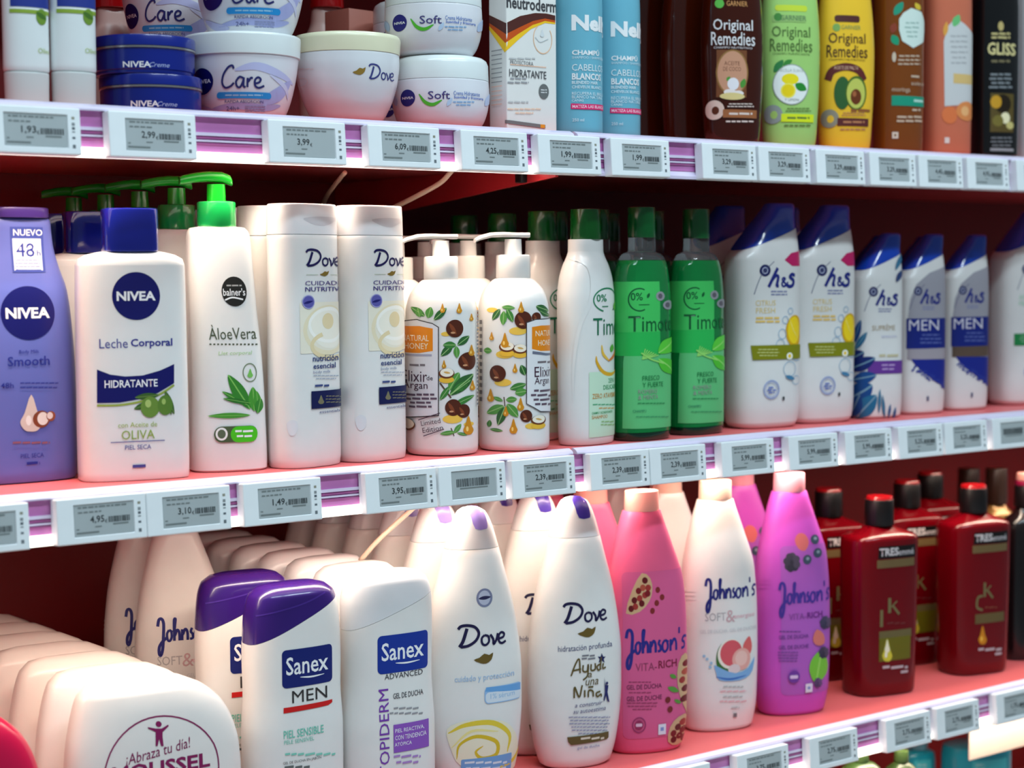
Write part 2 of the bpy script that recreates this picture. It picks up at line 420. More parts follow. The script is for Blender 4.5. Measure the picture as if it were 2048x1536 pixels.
    def build(s, name, parent):
        if not s.F: return None
        return link(name, mesh(name, s.V, s.F, s.M, s.I, smooth=True), parent)
def bird(d, x, y, w_, m):
    """Dove in flight: two raised wings over a small body."""
    h = w_*.62
    d.poly([(x-w_*.5, y+h*.15), (x-w_*.2, y-h*.05), (x+w_*.05, y-h*.4), (x+w_*.3, y-h*.28), (x+w_*.5, y-h*.5), (x+w_*.42, y+h*.1), (x+w_*.15, y+h*.45), (x-w_*.15, y+h*.42)], m, 2)
def behind(root, lab, n, dy, x=0., jit=.002, rz=0., grp=None, first=1, start=0.):
    """Copies of a container standing one behind another."""
    out = []
    for i in range(n):
        c = copy_tree(root); c.location = (root.location.x+x*(i+1)+random.uniform(-jit, jit), root.location.y+start+dy*(i+1), root.location.z)
        c.rotation_euler = (0, 0, root.rotation_euler.z+math.radians(rz)+random.uniform(-.02, .02))
        c['label'] = lab.replace('#', ['second', 'third', 'fourth', 'fifth', 'sixth', 'seventh', 'eighth', 'ninth', 'tenth'][i+first-1])
        if grp: c['group'] = grp
        out.append(c)
    return out
# ------------------------------------------------------------------ the shelving
ZS = (.005, -.3155, -.657)                     # the three shelf surfaces
M_DECK = mat('red_enamel_lit', (216, 100, 102), .38, bump=.12)  # the shelf red made paler: strong strip light put into the colour
M_SHELF = mat('red_enamel', (176, 40, 46), .42, bump=.12)
M_UNDER = M_SHELF
M_BACK = mat('red_back_panel', (118, 17, 21), .5, bump=.2)
M_RAILW = mat('lilac_plastic', (222, 212, 236), .25, coat=.4)
M_RAILP = mat('pink_channel', (206, 128, 192), .22, coat=.5)
M_RAILD = mat('mauve_groove', (168, 92, 146), .3)
M_TAGW = mat('tag_white', (240, 245, 248), .35)
M_SCR = mat('epaper_grey', (176, 184, 186), .25, coat=.3)
M_BLK = mat('black_plastic', (16, 15, 18), .35)
M_LED = mat('led_diffuser', (255, 246, 232), .4, emit=2.6, mottle=0)
JX, X0, X1, YB = .163, -1.05, 1.85, .47
def structure(name, me): o = link(name, me); o['kind'] = 'structure'; return o
structure('wall_back', box_me('wall_back', X0, X1, YB, YB+.02, -1.25, .62, M_BACK))
structure('floor', box_me('floor', X0-1.5, X1+1.5, -2.6, YB+.02, -1.27, -1.25, mat('floor_tile', (196, 194, 190), .35)))
structure('unseen_shelf_above', box_me('unseen_shelf_above', X0, X1, .02, YB, .44, .465, M_SHELF))  # unseen next shelf up, added to keep light off the top row
def shelf(x0, x1, z, label, bracket=None, yo=0.):
    r = tag(empty('shelf_board', (x0, yo+.0085, z)), label, 'shelf')
    V, F = [], []
    link('deck', box_me('deck', 0, x1-x0, .0085, YB-.0095-yo, -.030, 0, M_DECK, .0012), r)
    if bracket is not None:
        me = extrude_profile('bracket', bracket, x1-x0-.004, x1-x0-.0005, M_SHELF); link('bracket', me, r)
        link('clip', box_me('clip', x1-x0-.012, x1-x0-.0045, .076, .088, -.047, -.0305, M_BLK, .001), r)
    return r
def rail(x0, x1, z, yo, label, lit):
    """Clear-fronted label rail clipped to the shelf edge, printed strip behind, lip above."""
    r = tag(empty('label_rail', (x0, yo+.0085, z)), label, 'label rail'); L = x1-x0
    link('channel', extrude_profile('channel', [(.0045, -.034), (.0085, -.034), (.0085, -.001), (.0045, -.0045)], 0, L, M_RAILP), r)
    link('lip', extrude_profile('lip', [(-.0005, -.0044), (.0085, -.0044), (.0085, .0014), (.0062, .0014), (.001, -.0010), (-.0005, -.0030)], 0, L, M_RAILW), r)
    for zc, h, m in ((-.0190, .0028, M_RAILW), (-.0222, .0012, M_RAILD), (-.0248, .0016, M_RAILW), (-.0272, .0012, M_RAILD)):
        link('rib', extrude_profile('rib', [(.0030, zc-h/2), (.0046, zc-h/2), (.0046, zc+h/2), (.0030, zc+h/2)], 0, L, m), r)
    if not lit:
        link('foot', extrude_profile('foot', [(.000, -.0425), (.0085, -.0425), (.0085, -.0345), (.0045, -.0345), (.0, -.0395)], 0, L, M_RAILW), r)
    return r
def led(x0, x1, z, label, yo=0., cone=156):
    r = tag(empty('led_strip', (x0, yo+.0085, z)), label, 'strip light'); L = x1-x0
    link('edge_glow', extrude_profile('edge_glow', [(-.0015, -.0425), (.0100, -.0425), (.0100, -.0345), (.0035, -.0345), (-.0015, -.0375)], 0.001, L-.001, M_LED), r)  # lamp light coming through the clear rail, put in as a glowing bar
    link('housing', extrude_profile('housing', [(.036, -.0375), (.064, -.0375), (.064, -.0303), (.036, -.0303)], .001, L-.001, M_RAILW), r)
    link('diffuser', extrude_profile('diffuser', [(.040, -.0392), (.060, -.0392), (.060, -.0376), (.040, -.0376)], .001, L-.001, M_LED), r)
    ld = bpy.data.lights.new('strip_lamp', 'AREA'); ld.shape = 'RECTANGLE'; ld.size = L-.004; ld.size_y = .016
    ld.energy = LED_W*L; ld.color = LED_COL; ld.spread = math.radians(cone)
    o = bpy.data.objects.new('strip_lamp', ld); COL.objects.link(o); o.parent = r
    o.location = (L/2, .050, -.0400); o.rotation_euler = (math.radians(6), 0, 0)
    return r
zb = float(at(830, 452, YB)[2])-ZS[0]
MY, LY = .0035, -.0136                          # how far the middle and lowest edges stand back from the top one
shelf(X0, JX, ZS[0], 'red shelf board carrying the cream tubs and the white carton', [(.03, -.0305), (YB-.012, -.0305), (YB-.012, zb), (YB-.03, zb), (.03, -.043)])
shelf(JX+.0005, X1, ZS[0], 'red shelf board carrying the amber, green and yellow shampoo bottles')
shelf(X0, JX, ZS[1], 'red shelf board carrying the body lotions and pump bottles', yo=MY)
shelf(JX+.0005, X1, ZS[1], 'red shelf board carrying the clear green and blue-capped shampoos', yo=MY)
shelf(X0, X1, ZS[2], 'lowest visible red shelf board carrying the shower gels', yo=LY)
shelf(X0, X1, -.985, 'shelf board far below, under the teal bottles', yo=LY)
rail(X0, JX-.004, ZS[0], 0, 'lit label rail below the cream tubs', True)
rail(JX+.001, X1, ZS[0], 0, 'unlit label rail below the amber shampoo bottles', False)
rail(X0, JX-.004, ZS[1], MY, 'label rail below the body lotions and pump bottles', True)
rail(JX+.001, X1, ZS[1], MY, 'label rail below the green and blue-capped shampoos', True)
rail(X0, X1, ZS[2], LY, 'label rail below the shower gels', True)
led(X0, JX-.006, ZS[0], 'glowing white light strip under the cream tub shelf edge', cone=98)
led(X0, JX-.006, ZS[1], 'glowing light strip under the body lotion shelf edge', MY)
led(JX+.002, X1, ZS[1], 'glowing light strip under the blue-capped shampoo shelf edge', MY)
led(X0, X1, ZS[2], 'glowing light strip under the shower gel shelf edge', LY)
# ------------------------------------------------------------------ electronic price tags
TW, TH, TT = .080, .0384, .0125
def tag_case():
    bm = bmesh.new()
    V, F = box_vf(0, TW, -TT, 0, -TH, 0); vv = [bm.verts.new(v) for v in V]
    for f in F: bm.faces.new([vv[i] for i in f])
    bmesh.ops.bevel(bm, geom=bm.edges[:], offset=.0011, segments=3, profile=.5, affect='EDGES')
    fr = min(bm.faces, key=lambda f: f.calc_center_median().y)
    x0, x1, z0, z1 = .0148, .0690, -.0332, -.0056
    bmesh.ops.delete(bm, geom=[fr], context='FACES_ONLY')
    oc = sorted({v for e in bm.edges if e.is_boundary for v in e.verts}, key=lambda v: math.atan2(v.co.z+TH/2, v.co.x-TW/2))   # bl, br, tr, tl
    ring = [bm.verts.new(p) for p in ((x0, -TT, z0), (x1, -TT, z0), (x1, -TT, z1), (x0, -TT, z1))]
    inn = [bm.verts.new((v.co.x+(.0008 if i in (0, 3) else -.0008), -TT+.0016, v.co.z+(.0008 if i < 2 else -.0008))) for i, v in enumerate(ring)]
    for i in range(4): bm.faces.new((oc[i], oc[(i+1) % 4], ring[(i+1) % 4], ring[i]))
    for i in range(4): bm.faces.new((ring[i], ring[(i+1) % 4], inn[(i+1) % 4], inn[i]))
    bm.faces.new(inn); bmesh.ops.recalc_face_normals(bm, faces=bm.faces[:])
    me = bpy.data.meshes.new('case'); bm.to_mesh(me); bm.free(); me.materials.append(M_TAGW)
    return me
ME_CASE = tag_case()
ME_SCR = box_me('screen', .0157, .0681, -TT+.0009, -TT+.0015, -.0323, -.0065, M_SCR)
class Flat:
    """Printing on a flat face: (x, z) in metres on the plane y."""
    def __init__(s, y): s.y = y; s.V = []; s.F = []; s.I = []; s.M = []
    def put(s, V, F, m):
        m = ink(m)
        if m not in s.M: s.M.append(m)
        n = len(s.V); s.V += [(v[0], s.y, v[1]) for v in V]; s.F += [tuple(i+n for i in f) for f in F]; s.I += [s.M.index(m)]*len(F)
    def rect(s, x0, z0, x1, z1, m): s.put([(x0, z0), (x1, z0), (x1, z1), (x0, z1)], [(0, 1, 2, 3)], m)
    def text(s, t, x, z, w_, h, m, bold=0.):
        V, F, a = text_vf(t, bold); s.put([(x+v[0]*w_, z+v[1]*h) for v in V], F, m)
    def build(s, name, parent): return link(name, mesh(name, s.V, s.F, s.M, s.I, smooth=False), parent)
INK_D, INK_G = (58, 64, 66), (120, 128, 128)
def price_tag(x, y, z, price, label, code=True):
    r = tag(empty('price_tag', (x, y, z)), label, 'price tag', 'electronic price tags on the rails'); r.rotation_euler = (math.radians(-4.3), 0, 0)
    link('case', ME_CASE, r); link('screen', ME_SCR, r)
    f = Flat(-TT+.0007); rnd = random.Random(int(x*9999)+int(z*77777))
    if price:
        xx = .019
        while xx < .058:                                              # two lines of small capitals
            wl = rnd.uniform(.002, .006); f.rect(xx, -.0092, xx+wl, -.0079, INK_G); xx += wl+.0011
        xx = .019
        while xx < .038: wl = rnd.uniform(.002, .005); f.rect(xx, -.0131, xx+wl, -.0119, INK_G); xx += wl+.0011
        f.text(price, .0295, -.0226, .0125, .0066, INK_D, .012); f.text('€', .0425, -.0226, .0022, .0030, INK_D)
        f.rect(.0335, -.0256, .0395, -.0247, INK_G); f.rect(.017, -.0268, .0195, -.0259, INK_G); f.rect(.017, -.0302, .037, -.0288, INK_G)
        bx0, bx1, bz0, bz1 = .0457, .0655, -.0224, -.0175
        if not code: bx1 = bx0
    else: bx0, bx1, bz0, bz1 = .021, .060, -.0212, -.0135
    xx = bx0
    while xx < bx1: wl = rnd.choice((.0004, .0007, .0011)); f.rect(xx, bz0, min(xx+wl, bx1), bz1, INK_D); xx += wl+rnd.choice((.0004, .0007))
    if bx1 > bx0: f.rect(bx0+.004, bz0-.0022, bx1-.002, bz0-.0010, INK_G)
    f.build('screen_print', r)
    g = Flat(-TT-.00012)
    for zz, hh, c in ((-.0072, .0022, (150, 148, 132)), (-.0120, .0026, (140, 146, 150)), (-.0156, .0022, (96, 104, 112)), (-.0190, .0012, (150, 156, 160)), (-.0236, .0018, (104, 112, 120)), (-.0300, .0030, (112, 120, 126))):
        g.rect(.0722, zz-hh, .0748, zz, c)
    g.build('side_print', r)
    return r
TAGS = (
 (ZS[0]-.005, 0., [(-.4498, '1,93', 'below the two white tubes'), (-.3453, '2,99', 'below the two stacked blue tins'), (-.1953, '3,99', 'below the purple-swirled cream tubs'), (-.0915, '6,09', 'below the wide tub with a cream lid'),
      (.0130, '4,25', 'below the two stacked white tubs'), (.1060, '1,99', 'below the tall white carton'), (.1998, '1,99', 'below the two light blue bottles'), (.3264, '3,29', 'below the amber-brown bottle with white lettering'),
      (.4105, '3,29', 'below the pale green lemon bottle'), (.5006, '3,29', 'below the yellow avocado bottle'), (.5897, '3,29', 'below the brown bottle with a teal stripe'), (.6755, '4,45', 'below the coral bottle'), (.7644, '4,95', 'below the black bottle'), (.8600, '4,95', 'cut off by the right edge of the photo')]),
 (-.3205, .0035, [(-.5000, '3,95', 'below the lavender bottle'), (-.3967, '4,95', 'below the blue-capped white lotion bottle'), (-.3163, '3,10', 'between the blue-capped bottle and the green pump bottle'), (-.2238, '1,49', 'below the green pump bottle'),
      (-.0965, '3,95', 'below the second tall white bottle'), (-.0140, None, 'below the left nut-patterned pump bottle'), (.0739, '2,39', 'below the right nut-patterned pump bottle'),
      (.1741, '2,39', 'below the white bottle with a dark green cap'), (.2552, '2,39', 'below the two clear green bottles'), (.3587, '5,99', 'below the first blue-capped bottle with a lemon'), (.4623, '5,99', 'below the second blue-capped bottle with a lemon'),
      (.5548, '5,99', 'below the blue-leaf patterned bottle'), (.6469, '5,25', 'below the first grey and navy men bottle'), (.7314, '5,25', 'below the second grey and navy men bottle'), (.8225, None, 'below the blue-capped bottle with a green band')]),
 (-.662, -.0136, [(.2460, '3,75', 'below the watermelon shower gel, nearly hidden'), (.3657, '3,75', 'below the purple berry bottle'), (.4791, '2,75', 'below the left dark red bottle'), (.6080, '2,75', 'between the two front dark red bottles'),
      (.6993, '2,75', 'below the right dark red bottle'), (.8130, '1,75', 'at the right end of the lowest rail')]),
)
for z, yf, lst in TAGS:
    for x, p, where in lst:
        what = 'white electronic price tag reading '+p if p else 'white electronic price tag with only a barcode'
        price_tag(x, yf+TT, z, p, what+' '+where, code=(p != '3,99'))
# ------------------------------------------------------------------ packaging plastics
WHITE = mat('white_plastic', (232, 231, 229), .30, coat=.25, sss=.0)
PEARL = mat('pearl_plastic', (226, 228, 232), .26, coat=.4)
NAVY = mat('navy_plastic', (14, 18, 100), .22, coat=.5)
PURPLE = mat('purple_plastic', (50, 24, 112), .25, coat=.4)
CLEAR = mat('clear_plastic', (235, 240, 240), .06, trans=.92, ior=1.3, mottle=0)
I_NAVY, I_BLUE, I_W, I_GOLD, I_BLK = (12, 14, 96), (30, 44, 140), (240, 242, 244), (128, 104, 40), (24, 24, 26)
def pump(root, z, rc, hc, rs, hs, xl, xr, hh, m, tip=.010, sy=.008, up=1., cx=0.):
    """Collar, stem and spout of a dispenser; the spout points to -X."""
    g = link('pump', lathe('pump', ring_prof(z, z+hc, rc, rc*.985, .0015)+[(z+hc+.0001, rs), (z+hc+hs, rs)], m, cx=cx), root)
    zt = z+hc+hs
    st = [(xr+.0003, zt+hh*.45, sy*.45, hh*.3), (xr-.002, zt+hh*.5, sy*.9, hh*.5), (rs*.6+cx, zt+hh*.58, sy, hh*.55), (cx-rs, zt+hh*.55, sy, hh*.5), ((xl+cx)/2, zt+hh*.38, sy*.85, hh*.42), (xl+.006, zt+hh*.02, sy*.7, hh*.34), (xl, zt-hh*.15, sy*.6, hh*.32)]
    link('spout', beam('spout', st[::-1], m), g)
    return g
# ================================================================== MIDDLE SHELF
Z1 = ZS[1]
# lavender body milk
pk = Pack(42, 700, .118, Z1, 0, .46, 2.6, [(972, 104), (915, 106), (800, 106), (725, 104.6), (633, 99), (580, 92), (533, 77), (493, 67), (436, 62)], face=24)
r = pk.root('lotion_bottle', 'lavender lotion bottle with a round navy emblem, at the left edge of the middle shelf', 'bottle')
link('body', pk.loft('body', mat('lavender', (98, 108, 184), .34, coat=.2), round0=.004), r)
cp = Pack(42, 425, .118, Z1, 0, .46, 2.6, [(435, 62), (425, 61.5), (415, 60)], face=24); zt = pk.top
link('cap', lathe('cap', [(zt, .0258), (zt+.0012, .0265), (zt+.0075, .0264), (zt+.0085, .0258), (zt+.009, .024)], mat('violet_cap', (74, 48, 130), .3, coat=.3), sy=.64, n=2.6), r)
d = Decal(pk); d.disc(55, 626, 54, 54, I_NAVY, 40); d.text('NIVEA', 55, 626, 88, 22, I_W, .034)
d.rect(22, 454, 87, 545, (64, 78, 158)); d.rect(26, 477, 83, 541, (206, 214, 232)); d.text('NUEVO', 55, 465, 58, 13, I_W, .01); d.text('48', 50, 500, 36, 27, I_BLUE); d.text('h', 77, 506, 7, 11, I_BLUE)
d.lines(55, 520, [46, 50, 48], 6.5, 2, (150, 160, 200))
d.text('Body Milk', 58, 704, 40, 9, I_BLUE); d.text('Smooth', 57, 722, 84, 19, (38, 48, 140), .012); d.text('48h', 14, 771, 26, 11, (38, 48, 140), .012); d.lines(78, 766, [76, 76], 9, 2.5, (52, 62, 150))
d.drop(62, 826, 44, 74, (214, 200, 190), (240, 236, 230)); d.disc(82, 838, 17, 17, (130, 66, 40)); d.disc(85, 837, 11, 13, (236, 226, 216)); d.disc(101, 832, 9, 10, (150, 80, 50)); d.disc(99, 831, 6, 7, (232, 220, 212))
d.lines(62, 885, [74], 8, 4, (140, 90, 110)); d.text('PIEL SECA', 64, 911, 46, 9, I_BLUE); d.lines(66, 926, [26], 8, 5, I_BLUE)
d.build('label', r)
# white body milk, olive
pk = Pack(264, 740, .074, Z1, 0, .48, 3.6, [(963, 107), (955, 109), (900, 110), (700, 109), (530, 107), (519, 103), (510, 88), (505, 68), (503, 56)], face=12)
def leche(lab, grp, full):
    r = pk.root('lotion_bottle', lab, 'bottle', grp)
    link('body', pk.loft('body', WHITE, round1=.0006), r); z = pk.top; h = pk.half(56, 3.4, .78)
    link('cap', lathe('cap', ring_prof(z-.0004, z+.0375, h, h*.985, .0016), mat('blue_cap', (16, 26, 122), .12, coat=.7), sy=.75, n=4), r)
    if full:
        d = Decal(pk); d.disc(272, 592, 48, 48, I_NAVY, 44); d.text('NIVEA', 272, 592, 78, 19, I_W, .034); d.build('emblem', r)
        d = Decal(pk); d.text('Leche', 227, 687, 57, 19, (70, 76, 150)); d.text('Corporal', 303, 687, 83, 20, (46, 52, 140), .02)
        d.poly([(194, 739), (220, 749), (250, 753), (285, 751), (320, 741), (348, 728), (348, 766), (315, 786), (280, 798), (240, 805), (194, 806)], I_NAVY)
        d.stroke([(194, 811), (240, 810), (285, 802), (320, 788), (348, 770)], 4, (150, 168, 70)); d.text('HIDRATANTE', 262, 767, 106, 15, I_W, .015)
        for a in ((270, 795, 318, 790, 13), (268, 818, 300, 806, 12), (330, 782, 348, 828, 12), (336, 790, 342, 830, 8)): d.leaf(*a, (58, 96, 40), (110, 140, 70))
        d.disc(300, 814, 19, 21, (104, 140, 56)); d.disc(330, 810, 15, 20, (90, 128, 48)); d.disc(296, 807, 6, 8, (170, 196, 110)); d.disc(327, 803, 4, 6, (160, 188, 100))
        d.text('con Aceite de', 275, 849, 78, 10, (150, 176, 80)); d.text('OLIVA', 276, 869, 66, 18, (140, 168, 66)); d.rect(221, 882, 329, 883.5, I_BLUE); d.text('PIEL SECA', 276, 894, 52, 9, I_BLUE); d.lines(278, 932, [26], 8, 6, (70, 76, 150))
        d.build('label', r)
    return r
r = leche('white lotion bottle with a navy cap, olives and a round navy emblem', None, True)
r2 = leche('navy-capped white bottle hidden behind the olive lotion bottle, nearer one', 'navy-capped bottles behind', False); r2.location.y += .084
r3 = copy_tree(r2); r3.location.y += .060; r3['label'] = 'navy-capped white bottle behind the olive lotion bottle, farther one'
# aloe pump bottle and its row
pk = Pack(448, 720, .085, Z1, 0, .74, 2.9, [(946, 75, 4), (935, 78, 4), (915, 78.5, 4), (820, 76, 4), (720, 73.5, 2), (620, 69.5, -3), (520, 66, -7), (475, 63, -8), (463, 60, -9), (456, 54, -10), (454, 40, -10)], face=13)
GREEN = mat('leaf_green', (14, 168, 34), .25, coat=.5); GREENC = mat('collar_green', (16, 150, 70), .22, coat=.5, trans=.2)
r = pk.root('pump_bottle', 'white aloe pump bottle with a bright green pump, at the front', 'bottle'); link('body', pk.loft('body', WHITE, round1=.001), r)
k = 1/pk.s; cx = pk.D[-1]
g = link('collar', lathe('collar', ring_prof(pk.top-.0008, pk.top+50*k, 38.5*k, 38*k, .0018), GREENC, cx=cx), r); z = pk.top+50*k
link('pump', lathe('pump', [(z-.0004, 19*k), (z+34*k, 18*k)], GREEN, cx=cx), r)
cz = z+34*k
link('spout', beam('spout', [(cx-73*k, cz+6*k, .0045, 8*k), (cx-66*k, cz+8*k, .006, 9.5*k), (cx-40*k, cz+13*k, .008, 10*k), (cx-18*k, cz+15*k, .009, 10.5*k), (cx+10*k, cz+14*k, .009, 11*k), (cx+26*k, cz+9*k, .0075, 10*k), (cx+31*k, cz+4*k, .005, 7*k)], GREEN), r)
base_row = r
d = Decal(pk); d.disc(468, 583, 25, 30, (32, 32, 30)); d.text("balner's", 468, 584, 44, 15, I_W, .01); d.lines(468, 571, [30], 5, 3, (170, 170, 168)); d.stroke([(450, 600), (465, 595), (486, 599)], 3, I_W)
d.text("ÀloeVera", 464, 664, 94, 30, (74, 86, 66)); d.lines(0, 0, [], 0, 0, I_W)
for i in range(13): d.rect(419+i*7.6, 687, 423+i*7.6, 690, (74, 86, 66)); d.k -= 1
d.text('Llet corporal', 470, 707, 66, 10, (170, 206, 150), shear=.2); d.ring(499, 745, 14, 19, 2, (110, 130, 100)); d.drop(500, 746, 11, 18, (120, 190, 90))
for a in ((500, 818, 456, 750, 26), (508, 822, 505, 774, 20), (498, 812, 444, 783, 12), (500, 806, 446, 797, 10), (516, 824, 512, 782, 16), (500, 830, 416, 832, 11), (514, 826, 520, 796, 16)): d.leaf(*a, random.choice([(52, 130, 44), (70, 150, 50), (44, 112, 40)]), (126, 190, 90))
d.rect(428, 852, 514, 884, (74, 90, 60), 15); d.rect(461, 852, 514, 884, (74, 196, 30), 15); d.disc(443, 868, 12, 13, (238, 240, 236)); d.disc(443, 868, 8, 9, (90, 104, 80)); d.lines(488, 862, [36, 30], 10, 4, I_W)
d.build('label', r)
for i in range(5):
    c = empty('pump_bottle', base_row.location, base_row.rotation_euler.z); c.location.y += .080*(i+1)+(.0 if i else 0)
    tag(c, 'white aloe pump bottle with a green pump, %s in the row behind the front one' % ['first', 'second', 'third', 'fourth', 'last'][i], 'bottle', 'aloe pump bottles in the dark')
    for ch in base_row.children:
        if not ch.name.startswith('label'): q = ch.copy(); COL.objects.link(q); q.parent = c
# tall white lotion bottles with gold swirl
pk = Pack(607, 680, .0665, Z1, 0, .62, 2.6, [(939, 65), (930, 70), (900, 72.5), (700, 71.5), (480, 70), (470, 70), (440, 69.5), (409, 68)], face=44)
def lotion(label, grp):
    r = pk.root('lotion_bottle', label, 'bottle', grp); zc = pk.zpx(470)
    link('body', pk.loft('body', WHITE, z1=zc-.0002, round1=.0004), r)
    c = link('cap', pk.loft('cap', PEARL, z0=zc, round0=.0004, round1=.0012, grow=.0001), r)
    d = Decal(pk, .0002); d.poly([(607, 436), (640, 433), (672, 437), (664, 446), (648, 452), (630, 450), (614, 443)], (196, 196, 202), 2); d.build('thumb_notch', c)
    return r
def lotion_label(r):
    d = Decal(pk); cr = [(236, 224, 192), (244, 240, 226), (232, 214, 172)]
    d.rect(600, 604, 690, 706, (238, 232, 214), 3); d.ring(650, 660, 44, 50, 9, cr[0]); d.disc(652, 655, 30, 42, cr[1]); d.ring(650, 650, 34, 36, 7, (250, 248, 240)); d.ring(660, 690, 40, 30, 9, cr[2], a0=120, a1=300); d.disc(655, 642, 11, 16, cr[2])
    d.glyph('dove', 645, 516, 66, 33, 4.2, (24, 20, 80)); bird(d, 648, 547, 18, I_GOLD); d.rect(612, 549, 636, 550, (180, 190, 170)); d.rect(660, 549, 684, 550, (180, 190, 170))
    d.text('CUIDADO', 648, 566, 76, 8.5, (70, 62, 130)); d.text('NUTRITIVO', 649, 578, 78, 9, (60, 52, 124), .01)
    d.disc(616, 604, 12.5, 14, (92, 90, 168)); d.ring(616, 604, 12.5, 14, 2, (160, 160, 210)); d.leaf(607, 607, 625, 602, 5, (30, 30, 110))
    d.text('nutrición', 650, 716, 50, 12, (34, 56, 116), .012); d.text('esencial', 648, 731, 44, 11, (34, 56, 116), .012); d.text('body milk', 643, 744, 34, 7, (110, 124, 160)); d.lines(651, 751, [50, 40], 6, 1.5, (150, 160, 180)); d.lines(643, 771, [28], 8, 4, (60, 76, 130))
    d.rect(622, 780, 692, 815, (14, 24, 76)); d.drop(641, 799, 12, 18, (120, 116, 90)); d.lines(668, 792, [34, 36, 34], 6, 2, (120, 116, 96)); d.text('essentials', 658, 822, 40, 6, (40, 60, 120))
    e = Decal(pk, .0004); e.poly([(573, 850), (578, 842), (586, 840), (594, 844), (596, 856), (591, 868), (584, 872), (577, 866)], PEARL, 3); e.build('grip_dimple', r)
    return d.build('label', r)
r = lotion('tall white lotion bottle with a cream swirl, left one of the front pair', None); lab = lotion_label(r)
p2 = at(745, 675, .069); r2 = copy_tree(r); r2.location.x, r2.location.y = float(p2[0]), .0725; r2['label'] = 'tall white lotion bottle with a cream swirl, right one of the front pair'
behind(r, 'tall white lotion bottle, # from the front in the left-hand row of swirl bottles', 4, .056, x=.0012)
behind(r2, 'tall white lotion bottle, # from the front in the right-hand row of swirl bottles', 4, .056, x=.002)
# nut-patterned pump bottles
def argan(cx, Y, x_panel, label):
    pk = Pack(cx, 780, Y, Z1, 0, 1., 2., [(914, 63), (905, 69), (890, 71.5), (650, 72), (620, 71), (600, 67), (585, 61), (574, 53), (564, 43), (559, 36)] if cx < 950 else [(905, 62), (896, 68), (882, 70.5), (645, 71), (615, 70), (595, 66), (580, 60), (570, 52), (560, 42), (556, 35)], face=0)
    r = pk.root('pump_bottle', label, 'bottle'); link('body', pk.loft('body', WHITE, round1=.0006, round0=.004), r); k = 1/pk.s; z = pk.top-.0005
    pg = link('pump', lathe('pump', ring_prof(z, z+47*k, 34.5*k, 34*k, .0016)+[(z+47.1*k, 17.5*k), (z+78*k, 16.5*k)], WHITE), r); zt = z+78*k
    a = -pk.rz  # the spout lies along the shelf, so undo the turn of the bottle
    sp = link('spout', beam('spout', [(-82*k, zt-3*k, 7*k, 4*k), (-72*k, zt+2*k, 9*k, 4.5*k), (-48*k, zt+8*k, 11*k, 5*k), (-22*k, zt+9*k, 13*k, 5*k), (0, zt+8*k, 17*k, 5*k), (24*k, zt+8*k, 14*k, 5*k), (34*k, zt+8*k, 8*k, 5*k)], WHITE), pg)
    sp.rotation_euler = (0, 0, a-.25)
    return pk, r
def nuts(d, lst):
    k0 = d.k
    for i, q in enumerate(lst):
        t, x, y, w_ = q[:4]; d.k = k0+{'y': 0, 'b': 1, 'l': 2+(i % 4)*1.7, 'n': 10, 'h': 10, 'd': 15}[t]     # printed in passes
        if t == 'n':
            d.disc(x, y, w_*.5, w_*.52, (84, 36, 20)); d.leaf(x-w_*.3, y-w_*.3, x+w_*.1, y+w_*.35, w_*.22, (130, 64, 36)); d.disc(x-w_*.1, y+w_*.25, w_*.14, w_*.06, (206, 150, 110), 10)
        elif t == 'h':
            d.disc(x, y+w_*.42, w_*.5, w_*.22, (236, 186, 60)); d.disc(x, y, w_*.52, w_*.34, (110, 56, 26)); d.disc(x+w_*.02, y-w_*.06, w_*.44, w_*.28, (246, 238, 220)); d.leaf(x-w_*.2, y-w_*.1, x+w_*.25, y-w_*.02, w_*.14, (214, 170, 90))
        elif t == 'd': d.drop(x, y, w_, w_*1.9, (206, 140, 30), (246, 210, 120))
        elif t == 'y': d.disc(x, y, w_*.5, w_*.22, (240, 196, 80))
        elif t == 'l': d.leaf(x, y, q[4], q[5], w_, random.choice([(62, 128, 56), (84, 150, 66), (48, 100, 50)]), (150, 190, 120))
        elif t == 'b': d.stroke([(x, y), (q[4], q[5])], w_, (90, 66, 50))
    d.k = k0+20
pk, r = argan(884, .0755, 0, 'white pump bottle printed with argan nuts, partly behind the tall white bottle')
d = Decal(pk)
nuts(d, [('l', 850, 632, 14, 822, 614), ('l', 856, 636, 16, 862, 614), ('l', 840, 634, 14, 836, 616), ('l', 868, 640, 14, 893, 616), ('l', 862, 646, 12, 846, 660), ('d', 885, 616, 10), ('d', 918, 616, 11), ('d', 942, 634, 8),
 ('l', 905, 672, 14, 918, 642), ('l', 912, 690, 14, 886, 690), ('l', 915, 690, 14, 938, 672), ('l', 912, 692, 12, 914, 716), ('l', 905, 690, 15, 882, 712), ('y', 892, 668, 20), ('n', 909, 657, 34), ('d', 888, 728, 9), ('d', 942, 700, 12),
 ('l', 918, 745, 20, 898, 780), ('l', 946, 748, 24, 900, 790), ('n', 933, 722, 34), ('h', 893, 747, 30), ('b', 880, 766, 3, 902, 796), ('l', 900, 790, 16, 940, 760), ('l', 905, 812, 12, 948, 790), ('l', 880, 800, 12, 900, 772), ('d', 944, 770, 11), ('y', 905, 838, 40), ('n', 906, 815, 32), ('n', 926, 822, 26), ('y', 937, 848, 20), ('d', 936, 850, 20), ('l', 910, 864, 9, 880, 868), ('l', 908, 866, 10, 922, 848), ('l', 914, 866, 6, 934, 870), ('b', 902, 856, 2, 908, 872)])
d.poly([(800, 642), (835, 638), (865, 646), (878, 654), (878, 832), (800, 836)], (66, 60, 60)); d.poly([(800, 644), (835, 640), (865, 648), (876, 655), (876, 830), (800, 834)], (226, 224, 228))
